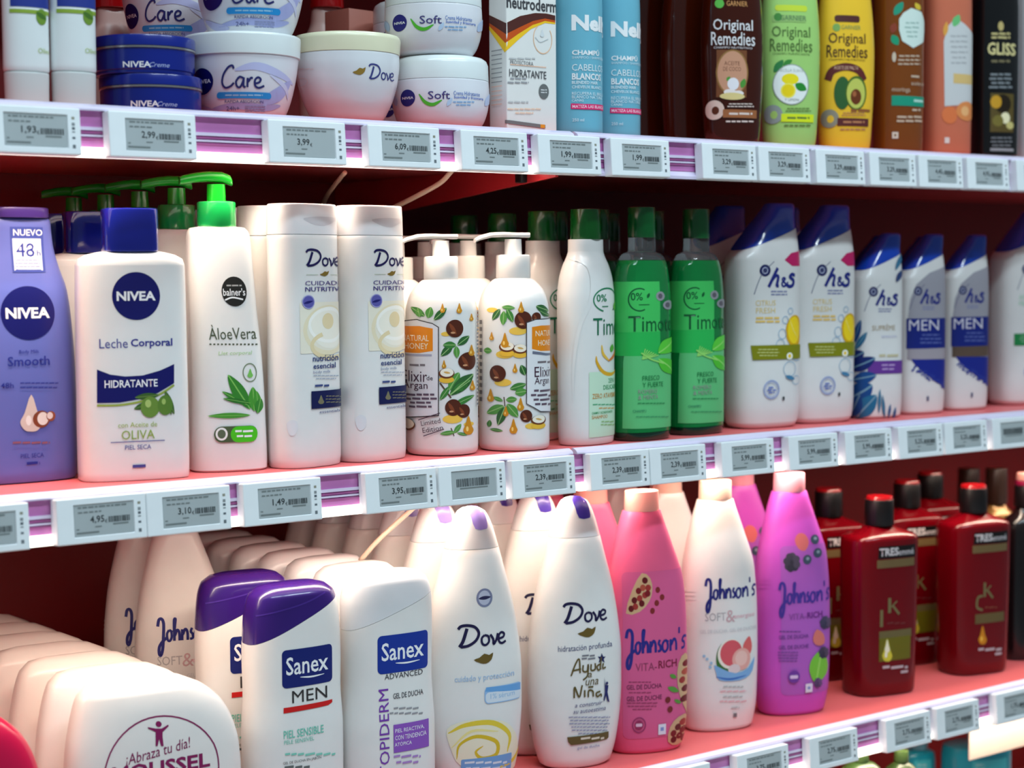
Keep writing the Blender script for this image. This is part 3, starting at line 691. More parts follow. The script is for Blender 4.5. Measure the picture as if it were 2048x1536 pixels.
d.poly([(800, 652), (840, 652), (866, 657), (866, 702), (840, 706), (800, 704)], (236, 138, 20)); d.text('NATURAL', 832, 676, 52, 12, (250, 236, 210)); d.text('HONEY', 834, 692, 46, 12, (250, 236, 210)); d.rect(806, 708, 864, 712, (170, 170, 190))
d.lines(836, 730, [30], 8, 4, (120, 110, 116)); d.text('Elixir', 831, 752, 48, 22, (70, 40, 60)); d.text('de', 860, 756, 12, 9, (70, 40, 60)); d.text('Argan', 832, 772, 48, 19, (70, 40, 60)); d.lines(842, 789, [54, 64, 40, 44], 8, 4, (100, 80, 96))
d.disc(822, 849, 10, 12, (110, 60, 30)); d.disc(821, 847, 9, 10, (240, 226, 200)); d.text('Limited', 862, 844, 38, 10, (70, 40, 60), rot=10); d.text('Edition', 866, 858, 40, 10, (70, 40, 60), rot=10); d.stroke([(838, 840), (880, 826)], 1.6, (70, 40, 60)); d.stroke([(848, 872), (888, 858)], 1.6, (70, 40, 60))
for i in range(26): d.rect(951, 620+i*7.4, 954.5, 624+i*7.4, (120, 120, 126)); d.k -= 1
d.build('label', r); ra = r
pk, r = argan(1028, .0650, 1, 'white pump bottle printed with argan nuts, standing clear beside the dark green caps')
d = Decal(pk)
nuts(d, [('l', 1000, 618, 12, 985, 640), ('l', 1008, 622, 14, 1006, 650), ('l', 1014, 618, 13, 1026, 644), ('l', 1004, 614, 9, 1030, 616), ('y', 985, 620, 22), ('d', 1042, 614, 12), ('l', 1072, 612, 14, 1096, 622), ('l', 1080, 622, 10, 1098, 632), ('y', 1036, 662, 36), ('n', 1046, 640, 34), ('n', 1072, 634, 18), ('d', 984, 672, 9), ('d', 1010, 680, 16), ('y', 1010, 709, 36), ('h', 1014, 694, 30), ('h', 1040, 698, 28), ('l', 968, 700, 12, 984, 702), ('y', 1006, 765, 34), ('n', 996, 747, 32), ('d', 1030, 736, 10), ('l', 1050, 750, 14, 1042, 730), ('l', 1020, 778, 14, 1052, 768), ('l', 1030, 786, 16, 1054, 782), ('d', 982, 790, 14), ('b', 1008, 794, 2, 1010, 812), ('l', 1008, 812, 18, 974, 826), ('l', 1010, 814, 18, 996, 850), ('l', 1014, 808, 18, 1036, 834), ('l', 1012, 800, 12, 1034, 798), ('l', 1006, 802, 8, 986, 794), ('d', 1012, 822, 11), ('d', 1041, 808, 14), ('y', 1064, 852, 28), ('n', 1052, 832, 24), ('h', 1076, 840, 28), ('d', 1027, 852, 16), ('l', 978, 854, 10, 980, 840), ('l', 980, 858, 7, 1006, 862)])
d.poly([(1052, 644), (1070, 638), (1130, 634), (1130, 826), (1080, 824), (1052, 808)], (70, 66, 70)); d.poly([(1053.5, 646), (1070, 640), (1130, 636), (1130, 824), (1080, 822), (1053.5, 807)], (232, 232, 236))
d.poly([(1063, 654), (1080, 651), (1140, 650), (1140, 702), (1080, 702), (1063, 698)], (236, 138, 20)); d.textl('NATURAL', 1070, 667, 11, (250, 236, 210)); d.textl('HONEY', 1075, 686, 11, (250, 236, 210)); d.poly([(1064, 702), (1090, 706), (1120, 706), (1120, 710), (1090, 711), (1064, 708)], (110, 116, 136))
d.lines(1086, 724, [24], 8, 4, (120, 110, 116)); d.textl('Elixir', 1068, 744, 20, (70, 40, 60)); d.textl('Argan', 1068, 764, 18, (70, 40, 60)); d.lines(1084, 781, [34, 46, 36, 30], 9, 4, (100, 80, 96))
for i in range(12): d.rect(961, 640+i*14, 966, 648+i*14, (110, 108, 112)); d.k -= 1
d.build('label', r); rb = r
behind(ra, 'white pump bottle printed with argan nuts, # from the front in the left row', 2, .079)
behind(rb, 'white pump bottle printed with argan nuts, # from the front in the right row', 2, .079)
# white shampoo, dark green cap
GCAP = mat('bottle_green_cap', (6, 82, 26), .2, coat=.5)
pk = Pack(1172, 680, .058, Z1, 0, .62, 2.3, [(893, 46), (885, 54), (850, 56.5), (700, 57), (600, 57.5), (560, 54), (530, 46), (512, 38), (503, 35.5), (479, 35)], face=54)
def timw(label, grp):
    r = pk.root('shampoo_bottle', label, 'bottle', grp); link('body', pk.loft('body', WHITE, round1=.0005, round0=.003), r); k = 1/pk.s; z = pk.top-.0004
    link('cap', lathe('cap', ring_prof(z, z+61*k, 31*k, 30*k, .001), GCAP), r); return r
r = timw('white shampoo bottle with a dark green cap, at the front', None)
d = Decal(pk); GI = (16, 128, 84)
d.ring(1208, 600, 22, 25, 3, GI, a0=-60, a1=250); d.text('0%', 1203, 596, 20, 15, GI, .015); d.rect(1204, 612, 1216, 614, GI); d.textl('Timotei', 1186, 654, 34, (20, 110, 76), sx=.95)
d.rect(1178, 740, 1290, 868, (204, 232, 206)); d.stroke([(1192, 712), (1194, 726), (1206, 744), (1222, 748), (1240, 738)], 8, (226, 170, 40), True); d.stroke([(1203, 690), (1206, 708), (1218, 722)], 7, (236, 190, 70), True); d.stroke([(1216, 722), (1226, 712), (1232, 696)], 7, (220, 120, 60), True); d.leaf(1222, 704, 1224, 688, 7, (96, 170, 60)); d.leaf(1228, 620, 1232, 600, 8, (110, 180, 70))
d.textl('2EN1', 1216, 761, 9, (30, 150, 90)); d.textl('DELICADO', 1206, 775, 9, (30, 150, 90), .01); d.textl('ZERO ATAVISMOS', 1184, 793, 10, (206, 150, 80), .01, .8); d.lines(1208, 809, [46], 8, 2, (70, 170, 120)); d.lines(1212, 816, [30], 8, 2, (220, 160, 90)); d.textl('CHAMPÚ Y ACONDICIONADOR', 1183, 826, 6, (40, 150, 90), .01, .7); d.textl('SHAMPOO', 1183, 835, 7, (206, 140, 70)); d.lines(1214, 843, [24, 26], 6, 2, (150, 190, 120))
e = Decal(pk, .0005); e.stroke([(1135, 515), (1172, 530), (1184, 570), (1178, 610), (1160, 650), (1148, 720), (1146, 800)], 9, WHITE, True); e.build('shoulder_ridge', r)
d.build('label', r)
for c in behind(r, 'white shampoo bottle with a dark green cap, # from the front in its row', 3, .072, grp='dark green caps behind'): pass
# clear green shampoos
GLIQ = mat('green_liquid', (20, 176, 86), .10, trans=.55, ior=1.36, coat=.6, mottle=0)
pk = Pack(1392, 680, .069, Z1, 0, .62, 2.5, [(872, 46), (865, 53), (850, 55), (600, 55.5), (560, 53), (535, 49.5), (520, 45), (508, 36), (504, 27), (477, 26)], face=52)
def timg(label):
    r = pk.root('shampoo_bottle', label, 'bottle'); zl = pk.zpx(521)
    link('body', pk.loft('body', CLEAR, z0=zl+.0002, round0=.0002, round1=.0004), r)
    zf = pk.zpx(850)
    link('filled_body', pk.loft('filled_body', GLIQ, z0=zf, z1=zl, round0=.0002, round1=.0002), r)['label'] = 'green filled lower part'
    link('foot', pk.loft('foot', mat('dark_green_foot', (6, 64, 44), .06, trans=.5, coat=.8, mottle=0), z1=zf-.0002, round0=.003, round1=.0002), r)['label'] = 'thick dark green foot'
    k = 1/pk.s; z = pk.top-.0003; link('cap', lathe('cap', ring_prof(z, z+59*k, 27*k, 26.5*k, .001), mat('deep_green_cap', (4, 92, 40), .2, coat=.5)), r)
    return r
r = timg('clear green shampoo bottle, right one of the two'); d = Decal(pk); GD = (8, 92, 48)
d.rect(1338, 562, 1428, 660, (66, 196, 96)); d.poly([(1358, 720), (1360, 700), (1480, 700), (1480, 842), (1356, 846)], (98, 196, 124))
d.rect(1338, 660, 1428, 706, (40, 184, 84))
d.ring(1388, 597, 21, 23, 2.5, GD, a0=60, a1=300); d.text('0%', 1384, 591, 23, 15, GD, .01); d.leaf(1404, 594, 1408, 584, 5, GD); d.rect(1388, 606, 1408, 607.5, GD); d.textl('Timotei', 1368, 644, 30, GD, sx=.95)
for x, y in ((1428, 590), (1441, 607)): d.disc(x, y, 8, 9, (150, 150, 156)); d.disc(x, y, 4, 5, (96, 90, 100))
for i in range(7): d.stroke([(1394, 712), (1400+i*4, 700+i*2-8)], 2, (150, 220, 110))
d.leaf(1424, 700, 1462, 670, 26, (90, 206, 60), (150, 226, 110)); d.leaf(1424, 712, 1462, 740, 26, (80, 196, 50), (150, 226, 110)); d.stroke([(1392, 700), (1410, 712), (1434, 720)], 3, (150, 220, 110))
d.textl('FRESCO', 1394, 749, 9, (14, 120, 64)); d.textl('Y FUERTE', 1394, 762, 9, (14, 120, 64)); d.textl('ROMERO', 1386, 775, 8, (150, 150, 146)); d.textl('& MENTA', 1386, 786, 8, (150, 150, 146)); d.lines(1410, 797, [50], 8, 1.5, (20, 130, 70)); d.textl('CHAMPÚ', 1376, 812, 6, (40, 120, 90)); d.lines(1412, 823, [60], 8, 1.5, (60, 150, 100))
d.build('label', r)
r2 = copy_tree(r); p2 = at(1283, 690, .058); r2.location.x, r2.location.y = float(p2[0]), .0575; r2['label'] = 'clear green shampoo bottle, left one of the two, beside the white bottle'
behind(r2, 'clear green shampoo bottle, # from the front in the left row', 2, .075); behind(r, 'clear green shampoo bottle, # from the front in the right row', 2, .075)
# blue-capped anti-dandruff shampoos
BCAP = mat('royal_blue_cap', (14, 66, 184), .16, coat=.6)
big = Pack(1523, 660, .080, Z1, 0, .58, 2.9, [(860, 62), (842, 71), (800, 75), (656, 75.5), (570, 75.5), (520, 74, 1), (497, 67, 6), (470, 56, 14), (452, 48, 19), (425, 36, 29), (408, 30, 34), (406, 29, 34)], face=40)
small = Pack(1751, 660, .082, Z1, 0, .58, 2.9, [(840, 46), (828, 50), (790, 52), (660, 52.5), (600, 52.5), (560, 51.5), (541, 47, 4), (520, 40, 9), (500, 32, 15), (480, 24, 24), (467, 19, 28), (466, 18, 28)], face=43)
def hs(pk, label, a, b, draw=None, grp=None):
    r = pk.root('shampoo_bottle', label, 'bottle', grp); lo, hi = pk.split('body', 'cap', WHITE, BCAP, a, b, round0=.003, round1=.002, nr=60); link('body', lo, r); link('cap', hi, r)
    if draw: d = Decal(pk); draw(d); d.build('label', r)
    return r
HB = (30, 42, 130)
def hs_logo(d, x, y, k=1.):
    d.disc(x-26*k, y-8*k, 11*k, 12*k, (24, 30, 90)); d.ring(x-26*k, y-8*k, 6*k, 7*k, 2*k, (190, 196, 220)); d.glyph('hs', x+8*k, y+6*k, 56*k, 38*k, 5.4*k, HB); d.stroke([(x-48*k, y+40*k), (x-38*k, y+12*k), (x-28*k, y-6*k), (x-8*k, y-26*k)], 1.4*k, (90, 96, 130)); d.lines(x+2*k, y+34*k, [32*k, 32*k], 6*k, 2.5*k, (130, 136, 180))
def hs_seal(d, x, y, k=1.): d.ring(x, y, 16*k, 19*k, 2.6*k, (150, 166, 210)); d.ring(x, y, 12*k, 15*k, 1.2*k, (170, 184, 220)); d.lines(x, y-4*k, [12*k, 17*k, 12*k], 5*k, 3*k, (110, 130, 196))
def citrus(d):
    d.poly([(1569, 520), (1582, 506), (1604, 500), (1604, 532), (1584, 532)], (200, 30, 100)); hs_logo(d, 1556, 549); d.text('CITRUS', 1531, 606, 40, 11, (240, 214, 150)); d.text('FRESH', 1531, 621, 38, 11, (240, 214, 150)); d.lines(1535, 636, [46, 48], 7, 4, (240, 200, 110))
    d.disc(1585, 662, 14, 32, (222, 170, 20)); d.disc(1586, 660, 11, 27, (250, 214, 30)); 
    for i in range(5): d.stroke([(1586, 662), (1578+i*4, 636+i*10)], 1, (252, 236, 130))
    for x, y, q in ((1570, 640, 6), (1564, 668, 8), (1560, 690, 9), (1580, 622, 5), (1590, 710, 9), (1578, 738, 12), (1590, 760, 7)): d.ring(x, y, q, q*1.3, 1.2, (130, 170, 200))
    d.poly([(1501, 691), (1600, 688), (1600, 716), (1505, 720)], (132, 134, 16)); d.lines(1536, 699, [40, 44, 36], 6, 2, (200, 204, 130)); d.disc(1578, 712, 6, 7, (250, 250, 240)); d.disc(1578, 712, 3, 4, (240, 200, 40)); d.leaf(1570, 752, 1588, 758, 8, (70, 130, 170)); hs_seal(d, 1542, 779); d.rect(1564, 793, 1568, 800, (60, 66, 70))
r = hs(big, 'large blue-capped white shampoo bottle with a lemon, left of the matching two', (1508, 494), (1594, 455), citrus)
r2 = copy_tree(r); p2 = at(1635, 660, .086); r2.location.x, r2.location.y = float(p2[0]), .086; r2['label'] = 'large blue-capped white shampoo bottle with a lemon, right of the matching two'
def supreme(d):
    B = [(20, 74, 140), (34, 110, 150), (16, 40, 110)]
    hs_logo(d, 1768, 590, .82); d.textl('SUPRÊME', 1744, 655, 13, (180, 160, 130)); d.textl('REPARACIÓN', 1763, 673, 6, (190, 190, 220)); d.lines(1778, 711, [40], 8, 5, (206, 196, 160)); d.poly([(1738, 722), (1810, 720), (1810, 746), (1734, 748)], (106, 56, 150)); d.lines(1776, 730, [26, 24], 8, 3, (190, 160, 210))
    for a in ((1706, 690, 1722, 640, 14), (1710, 700, 1734, 664, 12), (1700, 720, 1728, 704, 24), (1700, 740, 1750, 716, 26), (1706, 760, 1752, 750, 24), (1700, 800, 1744, 770, 40), (1712, 836, 1752, 790, 34), (1700, 836, 1720, 790, 30), (1757, 826, 1759, 778, 6), (1768, 836, 1764, 790, 6), (1776, 836, 1780, 808, 5), (1786, 838, 1790, 814, 5), (1790, 540, 1804, 506, 8), (1792, 564, 1802, 540, 9)): d.leaf(*a, random.choice(B), (120, 160, 180))
r3 = hs(small, 'blue-capped white shampoo bottle printed with blue leaves and a purple band', (1712, 541), (1800, 508), supreme)
def men(d):
    d.poly([(1727, 640), (1732, 600), (1744, 570), (1772, 546), (1815, 528), (1815, 640)], (164, 162, 172)); hs_logo(d, 1768, 590, .78); d.rect(1724, 640, 1815, 702, (18, 36, 126)); d.text('MEN', 1760, 654, 62, 22, (220, 216, 226)); d.lines(1774, 674, [36, 44, 44], 8, 3, (90, 104, 170)); d.rect(1726, 702, 1815, 724, MENC[0])
    d.poly([(1733, 724), (1815, 724), (1815, 786), (1786, 772), (1760, 752), (1742, 736)], (24, 40, 140))
    for i in range(42): x = 1738+i*1.7; d.disc(x+random.uniform(-2, 2), 738+i*.95+random.uniform(-4, 10), 2.4, 2.4, (40, 58, 150), 6); d.k -= 1
    d.rect(1766, 800, 1770, 810, (70, 80, 120))
MENC = [(168, 160, 168)]
r4 = hs(small, 'blue-capped shampoo bottle for men with a grey and navy label, left of the two', (1712, 541), (1800, 508), men)
MENC = [(96, 78, 66)]
r5 = hs(small, 'blue-capped shampoo bottle for men with a brown and navy label, right of the two', (1712, 541), (1800, 508), men)
for q, x, y in ((r4, 1838, .0905), (r5, 1926, .0955)):
    p2 = at(x, 660, y); q.location.x, q.location.y = float(p2[0]), y
def apple(d):
    d.poly([(1569, 520), (1582, 506), (1604, 500), (1604, 532), (1584, 532)], (200, 30, 100)); hs_logo(d, 1556, 549); d.text('APPLE', 1531, 606, 40, 11, (190, 226, 200)); d.text('FRESH', 1531, 621, 38, 11, (190, 226, 200)); d.rect(1501, 690, 1604, 718, (34, 138, 74)); d.disc(1592, 668, 16, 34, (60, 150, 70)); d.lines(1536, 698, [40, 44, 36], 6, 2, (150, 200, 160)); hs_seal(d, 1542, 779); d.rect(1564, 793, 1568, 800, (60, 66, 70))
r6 = hs(big, 'large blue-capped white shampoo bottle with a green band, cut by the right edge', (1508, 494), (1594, 455), apple); p2 = at(2040, 650, .105); r6.location.x, r6.location.y = float(p2[0]), .106
for q, t in ((r, 'left lemon'), (r2, 'right lemon'), (r3, 'blue-leaf'), (r4, 'left men'), (r5, 'right men')):
    behind(q, 'blue-capped white shampoo bottle standing # in the dark row behind the %s bottle' % t, 1, .082)
# ================================================================== LOWEST SHELF
Z2 = ZS[2]
# family-size shower gels with a round emblem
M_MOU = mat('cream_white_plastic', (232, 226, 222), .32, coat=.2); M_MAG = mat('magenta_plastic', (190, 6, 64), .3, coat=.3)
pk = Pack(306, 1500, .062, Z2, 0, .345, 3.0, [(1720, 162), (1700, 174), (1560, 176), (1500, 172), (1470, 167, -2), (1440, 159, -5), (1410, 147, -11), (1385, 131, -20), (1365, 112, -30), (1352, 96, -38), (1347, 84, -41)], face=21)
r = pk.root('shower_gel_bottle', 'big white shower gel bottle with a round outlined emblem, front of the left row', 'bottle'); link('body', pk.loft('body', M_MOU, round1=.012, nr=60), r)
d = Decal(pk); MI = (130, 22, 84)
d.ring(322, 1550, 117, 120, 3, MI, 48); d.text('MOUSSEL', 322, 1535, 196, 30, MI, .03); d.text('¡Abraza tu día!', 316, 1505, 132, 27, MI, shear=.25, rot=7); d.disc(317, 1448, 6, 6, MI)
d.poly([(295, 1454), (311, 1457), (323, 1457), (336, 1449), (337, 1452), (325, 1464), (325, 1474), (327, 1492), (322, 1492), (318, 1478), (315, 1492), (311, 1492), (311, 1464), (296, 1457)], MI); d.build('emblem', r)
behind(r, 'big white shower gel bottle, # from the front in the left row', 6, .0615, x=-.002, rz=-2)
m = copy_tree(r); m['label'] = 'magenta shower gel bottle cut by the left edge of the lowest shelf'; p2 = at(-118, 1500, .062); m.location.x, m.location.y = float(p2[0]), .060
for ch in m.children:
    ch.data = ch.data.copy()
    if ch.name.startswith('body'): ch.data.materials[0] = M_MAG
    else:
        for i in range(len(ch.data.materials)): ch.data.materials[i] = ink((236, 170, 196))
# tall bottles with a gold-flavoured script name
def jrows(extra=0): return [(1468, 52), (1458, 63), (1442, 69), (1389, 77), (1293, 79), (1217, 78), (1133, 72), (1057, 54, -4), (1010, 40, -6), (997, 36, -6)]
pj = Pack(1436, 1250, .080, Z2, 0, .58, 2.3, jrows(), face=28, dep=.7)
def johnson(label, body, cap, draw, px, Y, grp=None):
    r = pj.root('shower_gel_bottle', label, 'bottle', grp); link('body', pj.loft('body', body, round0=.003, round1=.0006), r); k = 1/pj.s; z = pj.top-.0004
    link('cap', lathe('cap', ring_prof(z, z+38*k, 34*k, 33*k, .001), cap, cx=pj.D[-1], sy=.86), r)
    e = Decal(pj, .0004)
    for i in range(3): e.stroke([(1362, 1180+i*8), (1378, 1182+i*8), (1392, 1182+i*8)], 3, body)
    e.build('grip_ribs', r)
    d = Decal(pj); draw(d); d.build('label', r)
    p2 = at(px, 1250, Y); r.location.x, r.location.y = float(p2[0]), Y
    return r
JB = (36, 40, 120)
def j_name(d, c=JB): d.glyph('john', 1461, 1190, 100, 66, 4.3, c)
def soft(d):
    j_name(d); d.text('SOFT', 1431, 1234, 42, 16, (176, 176, 180)); d.text('&', 1461, 1232, 18, 24, (206, 170, 176)); d.text('energise', 1488, 1232, 40, 11, (230, 180, 190)); d.text('GEL DE DUCHA  GEL DE DUCHE', 1456, 1261, 112, 7, (204, 204, 208))
    d.disc(1448, 1318, 16, 32, (60, 110, 50)); d.disc(1461, 1308, 26, 30, (238, 232, 220)); d.disc(1462, 1306, 22, 26, (214, 90, 100)); d.leaf(1490, 1318, 1498, 1272, 18, (220, 100, 100)); d.disc(1482, 1318, 18, 22, (232, 170, 160)); d.disc(1482, 1316, 12, 15, (240, 196, 186)); d.disc(1468, 1338, 12, 10, (226, 206, 206))
    d.poly([(1428, 1330), (1445, 1338), (1470, 1346), (1495, 1336), (1508, 1312), (1504, 1340), (1490, 1356), (1465, 1362), (1438, 1360), (1432, 1346)], (126, 176, 222), 2); d.stroke([(1432, 1354), (1460, 1358), (1492, 1350)], 4, (60, 110, 190), True)
    for x, y in ((1408, 1312), (1414, 1318), (1422, 1326), (1420, 1334)): d.disc(x, y, 3, 3, (150, 190, 220), 8)
    d.lines(1466, 1373, [40], 8, 2.5, (180, 186, 186)); d.lines(1466, 1382, [52], 8, 2.5, (230, 180, 186)); d.lines(1466, 1393, [40], 8, 2.5, (180, 186, 186)); d.lines(1466, 1402, [54], 8, 2.5, (230, 180, 186)); d.lines(1470, 1415, [16], 8, 3, (190, 190, 190)); d.rect(1466, 1426, 1473, 1434, (120, 120, 124))
PCAP = mat('pink_cap', (236, 166, 156), .35); CCAP = mat('cream_cap', (238, 206, 186), .35); LCAP = mat('rose_cap', (236, 160, 176), .35)
r = johnson('white shower gel bottle with watermelon in a water splash, at the front', WHITE, CCAP, soft, 1436, .080); rw = r
def berries(d, x, y, k, c): 
    for i in range(9): q = i*2.4; d.disc(x+math.cos(q)*k*.6*(i > 0), y+math.sin(q)*k*.7*(i > 0), k*.42, k*.45, (c[0]+(i % 3)*12, c[1]+(i % 3)*10, c[2]+(i % 3)*12), 10)
def pome(d, pts, seeds):
    d.poly(pts, (206, 170, 130), 2)
    for x, y in seeds: d.disc(x, y, 5.5, 6.5, random.choice([(120, 20, 30), (160, 50, 46), (100, 14, 24), (180, 80, 60)]), 9); d.k -= .9
def vita(d):
    d.rect(1396, 1114, 1520, 1432, (216, 92, 142), 12)
    pome(d, [(1402, 1195), (1414, 1150), (1432, 1118), (1448, 1128), (1452, 1150), (1446, 1172), (1428, 1192)], [(1438, 1132), (1444, 1146), (1434, 1146), (1426, 1152), (1438, 1160), (1428, 1166), (1418, 1170), (1432, 1176), (1420, 1182), (1412, 1186), (1443, 1157)])
    for x, y in ((1462, 1150), (1470, 1164), (1460, 1175), (1452, 1190)): d.disc(x, y, 4.5, 6, (130, 40, 40), 10)
    d.glyph('john', 1458, 1262, 112, 74, 4.6, (40, 40, 130)); d.text('VITA-', 1440, 1297, 40, 15, (150, 60, 96)); d.text('RICH', 1480, 1291, 34, 15, (130, 30, 60), .015)
    d.lines(1428, 1326, [42], 8, 2, (160, 60, 100)); d.text('GEL DE DUCHA', 1436, 1335, 66, 9, (124, 44, 84), .01); d.lines(1428, 1346, [42], 8, 2, (160, 60, 100)); d.text('GEL DE DUCHE', 1436, 1357, 66, 9, (124, 44, 84), .01); d.lines(1432, 1366, [58, 54, 36], 6, 2, (160, 60, 100))
    pome(d, [(1500, 1290), (1512, 1270), (1530, 1300), (1530, 1390), (1508, 1370), (1498, 1330)], [(1512, 1290), (1510, 1306), (1506, 1322), (1510, 1338), (1514, 1354), (1508, 1358)]); pome(d, [(1480, 1440), (1484, 1412), (1500, 1392), (1514, 1388), (1512, 1430), (1496, 1446)], [(1506, 1402), (1498, 1412), (1506, 1416), (1490, 1424), (1500, 1428), (1490, 1436), (1508, 1430)])
    for a in ((1496, 1318, 1484, 1312, 8), (1500, 1344, 1480, 1336, 10), (1504, 1366, 1492, 1360, 7)): d.leaf(*a, (90, 150, 60))
    for x, y in ((1480, 1360), (1484, 1378)): d.disc(x, y, 5, 6, (120, 40, 40), 10)
    d.ring(1426, 1408, 13, 15, 2, (150, 44, 100)); d.disc(1426, 1408, 8, 9, (150, 40, 90)); d.rect(1420, 1405, 1432, 1411, (226, 190, 214), 2); d.rect(1462, 1406, 1476, 1426, (224, 226, 240)); d.rect(1466, 1412, 1472, 1419, (130, 150, 210))
r = johnson('pink shower gel bottle with pomegranate seeds, at the front', mat('pink_plastic', (232, 96, 140), .36), PCAP, vita, 1290, .0625); rp = r
def vitap(d):
    d.rect(1412, 1110, 1520, 1418, (176, 92, 190), 12)
    d.poly([(1440, 1100), (1448, 1086), (1462, 1088), (1470, 1104), (1462, 1122), (1448, 1118)], (214, 110, 110), 2); berries(d, 1434, 1146, 18, (56, 52, 66)); 
    for x, y, k in ((1482, 1098, 9), (1488, 1126, 9), (1466, 1140, 9)): d.disc(x, y, k, k*1.1, (66, 80, 100)); d.disc(x+1, y-2, k*.4, k*.4, (140, 156, 170), 9)
    d.glyph('john', 1461, 1222, 106, 70, 4.5, (70, 50, 150)); d.text('VITA-', 1446, 1258, 36, 13, (130, 70, 150)); d.text('RICH', 1482, 1254, 32, 13, (110, 40, 130), .015)
    d.lines(1430, 1289, [44], 8, 2, (110, 64, 140)); d.text('GEL DE DUCHA', 1438, 1300, 62, 8, (104, 60, 140), .01); d.text('GEL DE DUCHE', 1438, 1321, 62, 8, (104, 60, 140), .01); d.lines(1426, 1332, [42, 42, 40, 38], 6, 2, (120, 70, 150))
    berries(d, 1504, 1270, 12, (60, 54, 80)); d.poly([(1478, 1300), (1486, 1284), (1500, 1294), (1502, 1312), (1490, 1318), (1480, 1312)], (222, 120, 110), 2); d.leaf(1484, 1396, 1496, 1326, 38, (120, 196, 60), (160, 220, 100)); berries(d, 1500, 1332, 11, (56, 50, 70)); berries(d, 1488, 1394, 9, (80, 56, 100))
    d.disc(1438, 1382, 12, 13, (112, 60, 160)); d.rect(1430, 1379, 1446, 1386, (220, 200, 236), 2); d.rect(1462, 1396, 1476, 1414, (226, 226, 240)); d.rect(1466, 1402, 1472, 1408, (130, 150, 210))
r = johnson('purple shower gel bottle with berries, at the front', mat('orchid_plastic', (200, 82, 196), .36), LCAP, vitap, 1583, .078); rv = r
behind(rp, 'pink shower gel bottle, # in line behind the front pomegranate bottle', 2, .085)
behind(rw, 'white shower gel bottle, # in line behind the front watermelon bottle', 2, .085)
behind(rv, 'purple shower gel bottle, # in line behind the front berry bottle', 1, .085)
b = copy_tree(rw); p2 = at(362, 1240, .262); b.location.x, b.location.y = float(p2[0]), .262; b['label'] = 'white shower gel bottle with a script name, far behind the purple-capped bottles, nearer one'
b2 = copy_tree(b); b2.location.y += .068; b2.location.x -= .003; b2['label'] = 'white shower gel bottle far behind the purple-capped bottles, farther one at left'
# purple-capped and white-capped oval bottles
ps = Pack(584, 1380, .066, Z2, 0, .58, 2.7, [(1700, 86), (1680, 98), (1560, 101), (1458, 101.5), (1376, 97.5), (1310, 98.5), (1250, 96.5), (1205, 92), (1185, 86), (1170, 75), (1163, 64)], face=28)
SB = (10, 28, 108)
def sanex_logo(d, x, y, k=1., c=SB):
    d.rect(x-50*k, y-38*k, x+50*k, y+38*k, c, 9*k); d.text('Sanex', x, y-5*k, 84*k, 36*k, I_W, .012); d.stroke([(x-14*k, y+21*k), (x+8*k, y+20*k), (x+34*k, y+14*k)], 3.4*k, I_W, True)
def s_men(d):
    sanex_logo(d, 614, 1333); d.text('MEN', 619, 1389, 70, 24, (50, 48, 50)); d.poly([(567, 1416), (664, 1398), (664, 1404), (656, 1410), (567, 1427)], (204, 24, 24))
    d.text('PIEL SENSIBLE', 607, 1464, 80, 16, (110, 196, 176), .008); d.text('PELE SENSÍVEL', 598, 1480, 60, 10, (120, 200, 182)); d.lines(620, 1508, [100], 8, 4, (130, 204, 186)); d.text('GEL DE DUCHA EN JABÓN', 604, 1521, 76, 8, (90, 96, 96)); d.lines(594, 1534, [50], 8, 5, (100, 106, 106))
def sanex_men(label):
    r = ps.root('shower_gel_bottle', label, 'bottle'); lo, hi = ps.split('body', 'cap', WHITE, PURPLE, (500, 1291), (668, 1198), round1=.008, nr=60); link('body', lo, r); c = link('cap', hi, r)
    e = Decal(ps, .0003); e.stroke([(512, 1232), (560, 1222), (610, 1206), (650, 1184)], 3, mat('purple_ridge', (70, 44, 140), .25)); e.build('lid_seam', c)
    d = Decal(ps); s_men(d); d.build('label', r); return r
r = sanex_men('white shower gel bottle with a slanted purple cap and MEN lettering, front one')
r2 = copy_tree(r); r2.location.y += .082; r2.location.x -= .006; r2.rotation_euler.z -= .10; r2['label'] = 'white shower gel bottle with a slanted purple cap, half hidden behind the front MEN one'
pa = Pack(774, 1380, .060, Z2, 0, .52, 2.7, [(1690, 82), (1670, 92), (1560, 95), (1450, 95.5), (1400, 92.5), (1346, 90), (1260, 92), (1200, 91.5), (1175, 88), (1155, 80), (1143, 69), (1139, 60)], face=28)
r = pa.root('shower_gel_bottle', 'white shower gel bottle with a slanted white cap and a purple text panel, front one', 'bottle')
lo, hi = pa.split('body', 'cap', WHITE, PEARL, (700, 1262), (862, 1180), round1=.008, nr=60); link('body', lo, r); link('cap', hi, r)
d = Decal(pa); sanex_logo(d, 805, 1305, 1., (14, 50, 150)); d.text('ADVANCED', 807, 1349, 76, 11, (60, 62, 70)); PU = (120, 60, 170)
u0, zc = pa.P(769, 1470); V, F, asp = text_vf('ATOPIDERM', .0); H = 21/pa.s; W = H*asp*1.22; za = pa.P(769, 1378)[1]
d.put([(u0-(v[1]-.5)*H, za-W+v[0]*W) for v in V], F, PU)
d.text('GEL DE DUCHA', 816, 1388, 60, 11, (80, 82, 88), .008); d.lines(812, 1416, [50, 66], 10, 3, (150, 150, 156)); d.rect(787, 1444, 857, 1500, (140, 84, 186)); d.text('PIEL REACTIVA,', 819, 1458, 58, 9, I_W); d.text('CON TENDENCIA', 821, 1471, 62, 9, I_W); d.text('ATÓPICA', 806, 1486, 34, 9, I_W); d.lines(814, 1512, [54, 44], 12, 4, (170, 130, 200)); d.build('label', r)
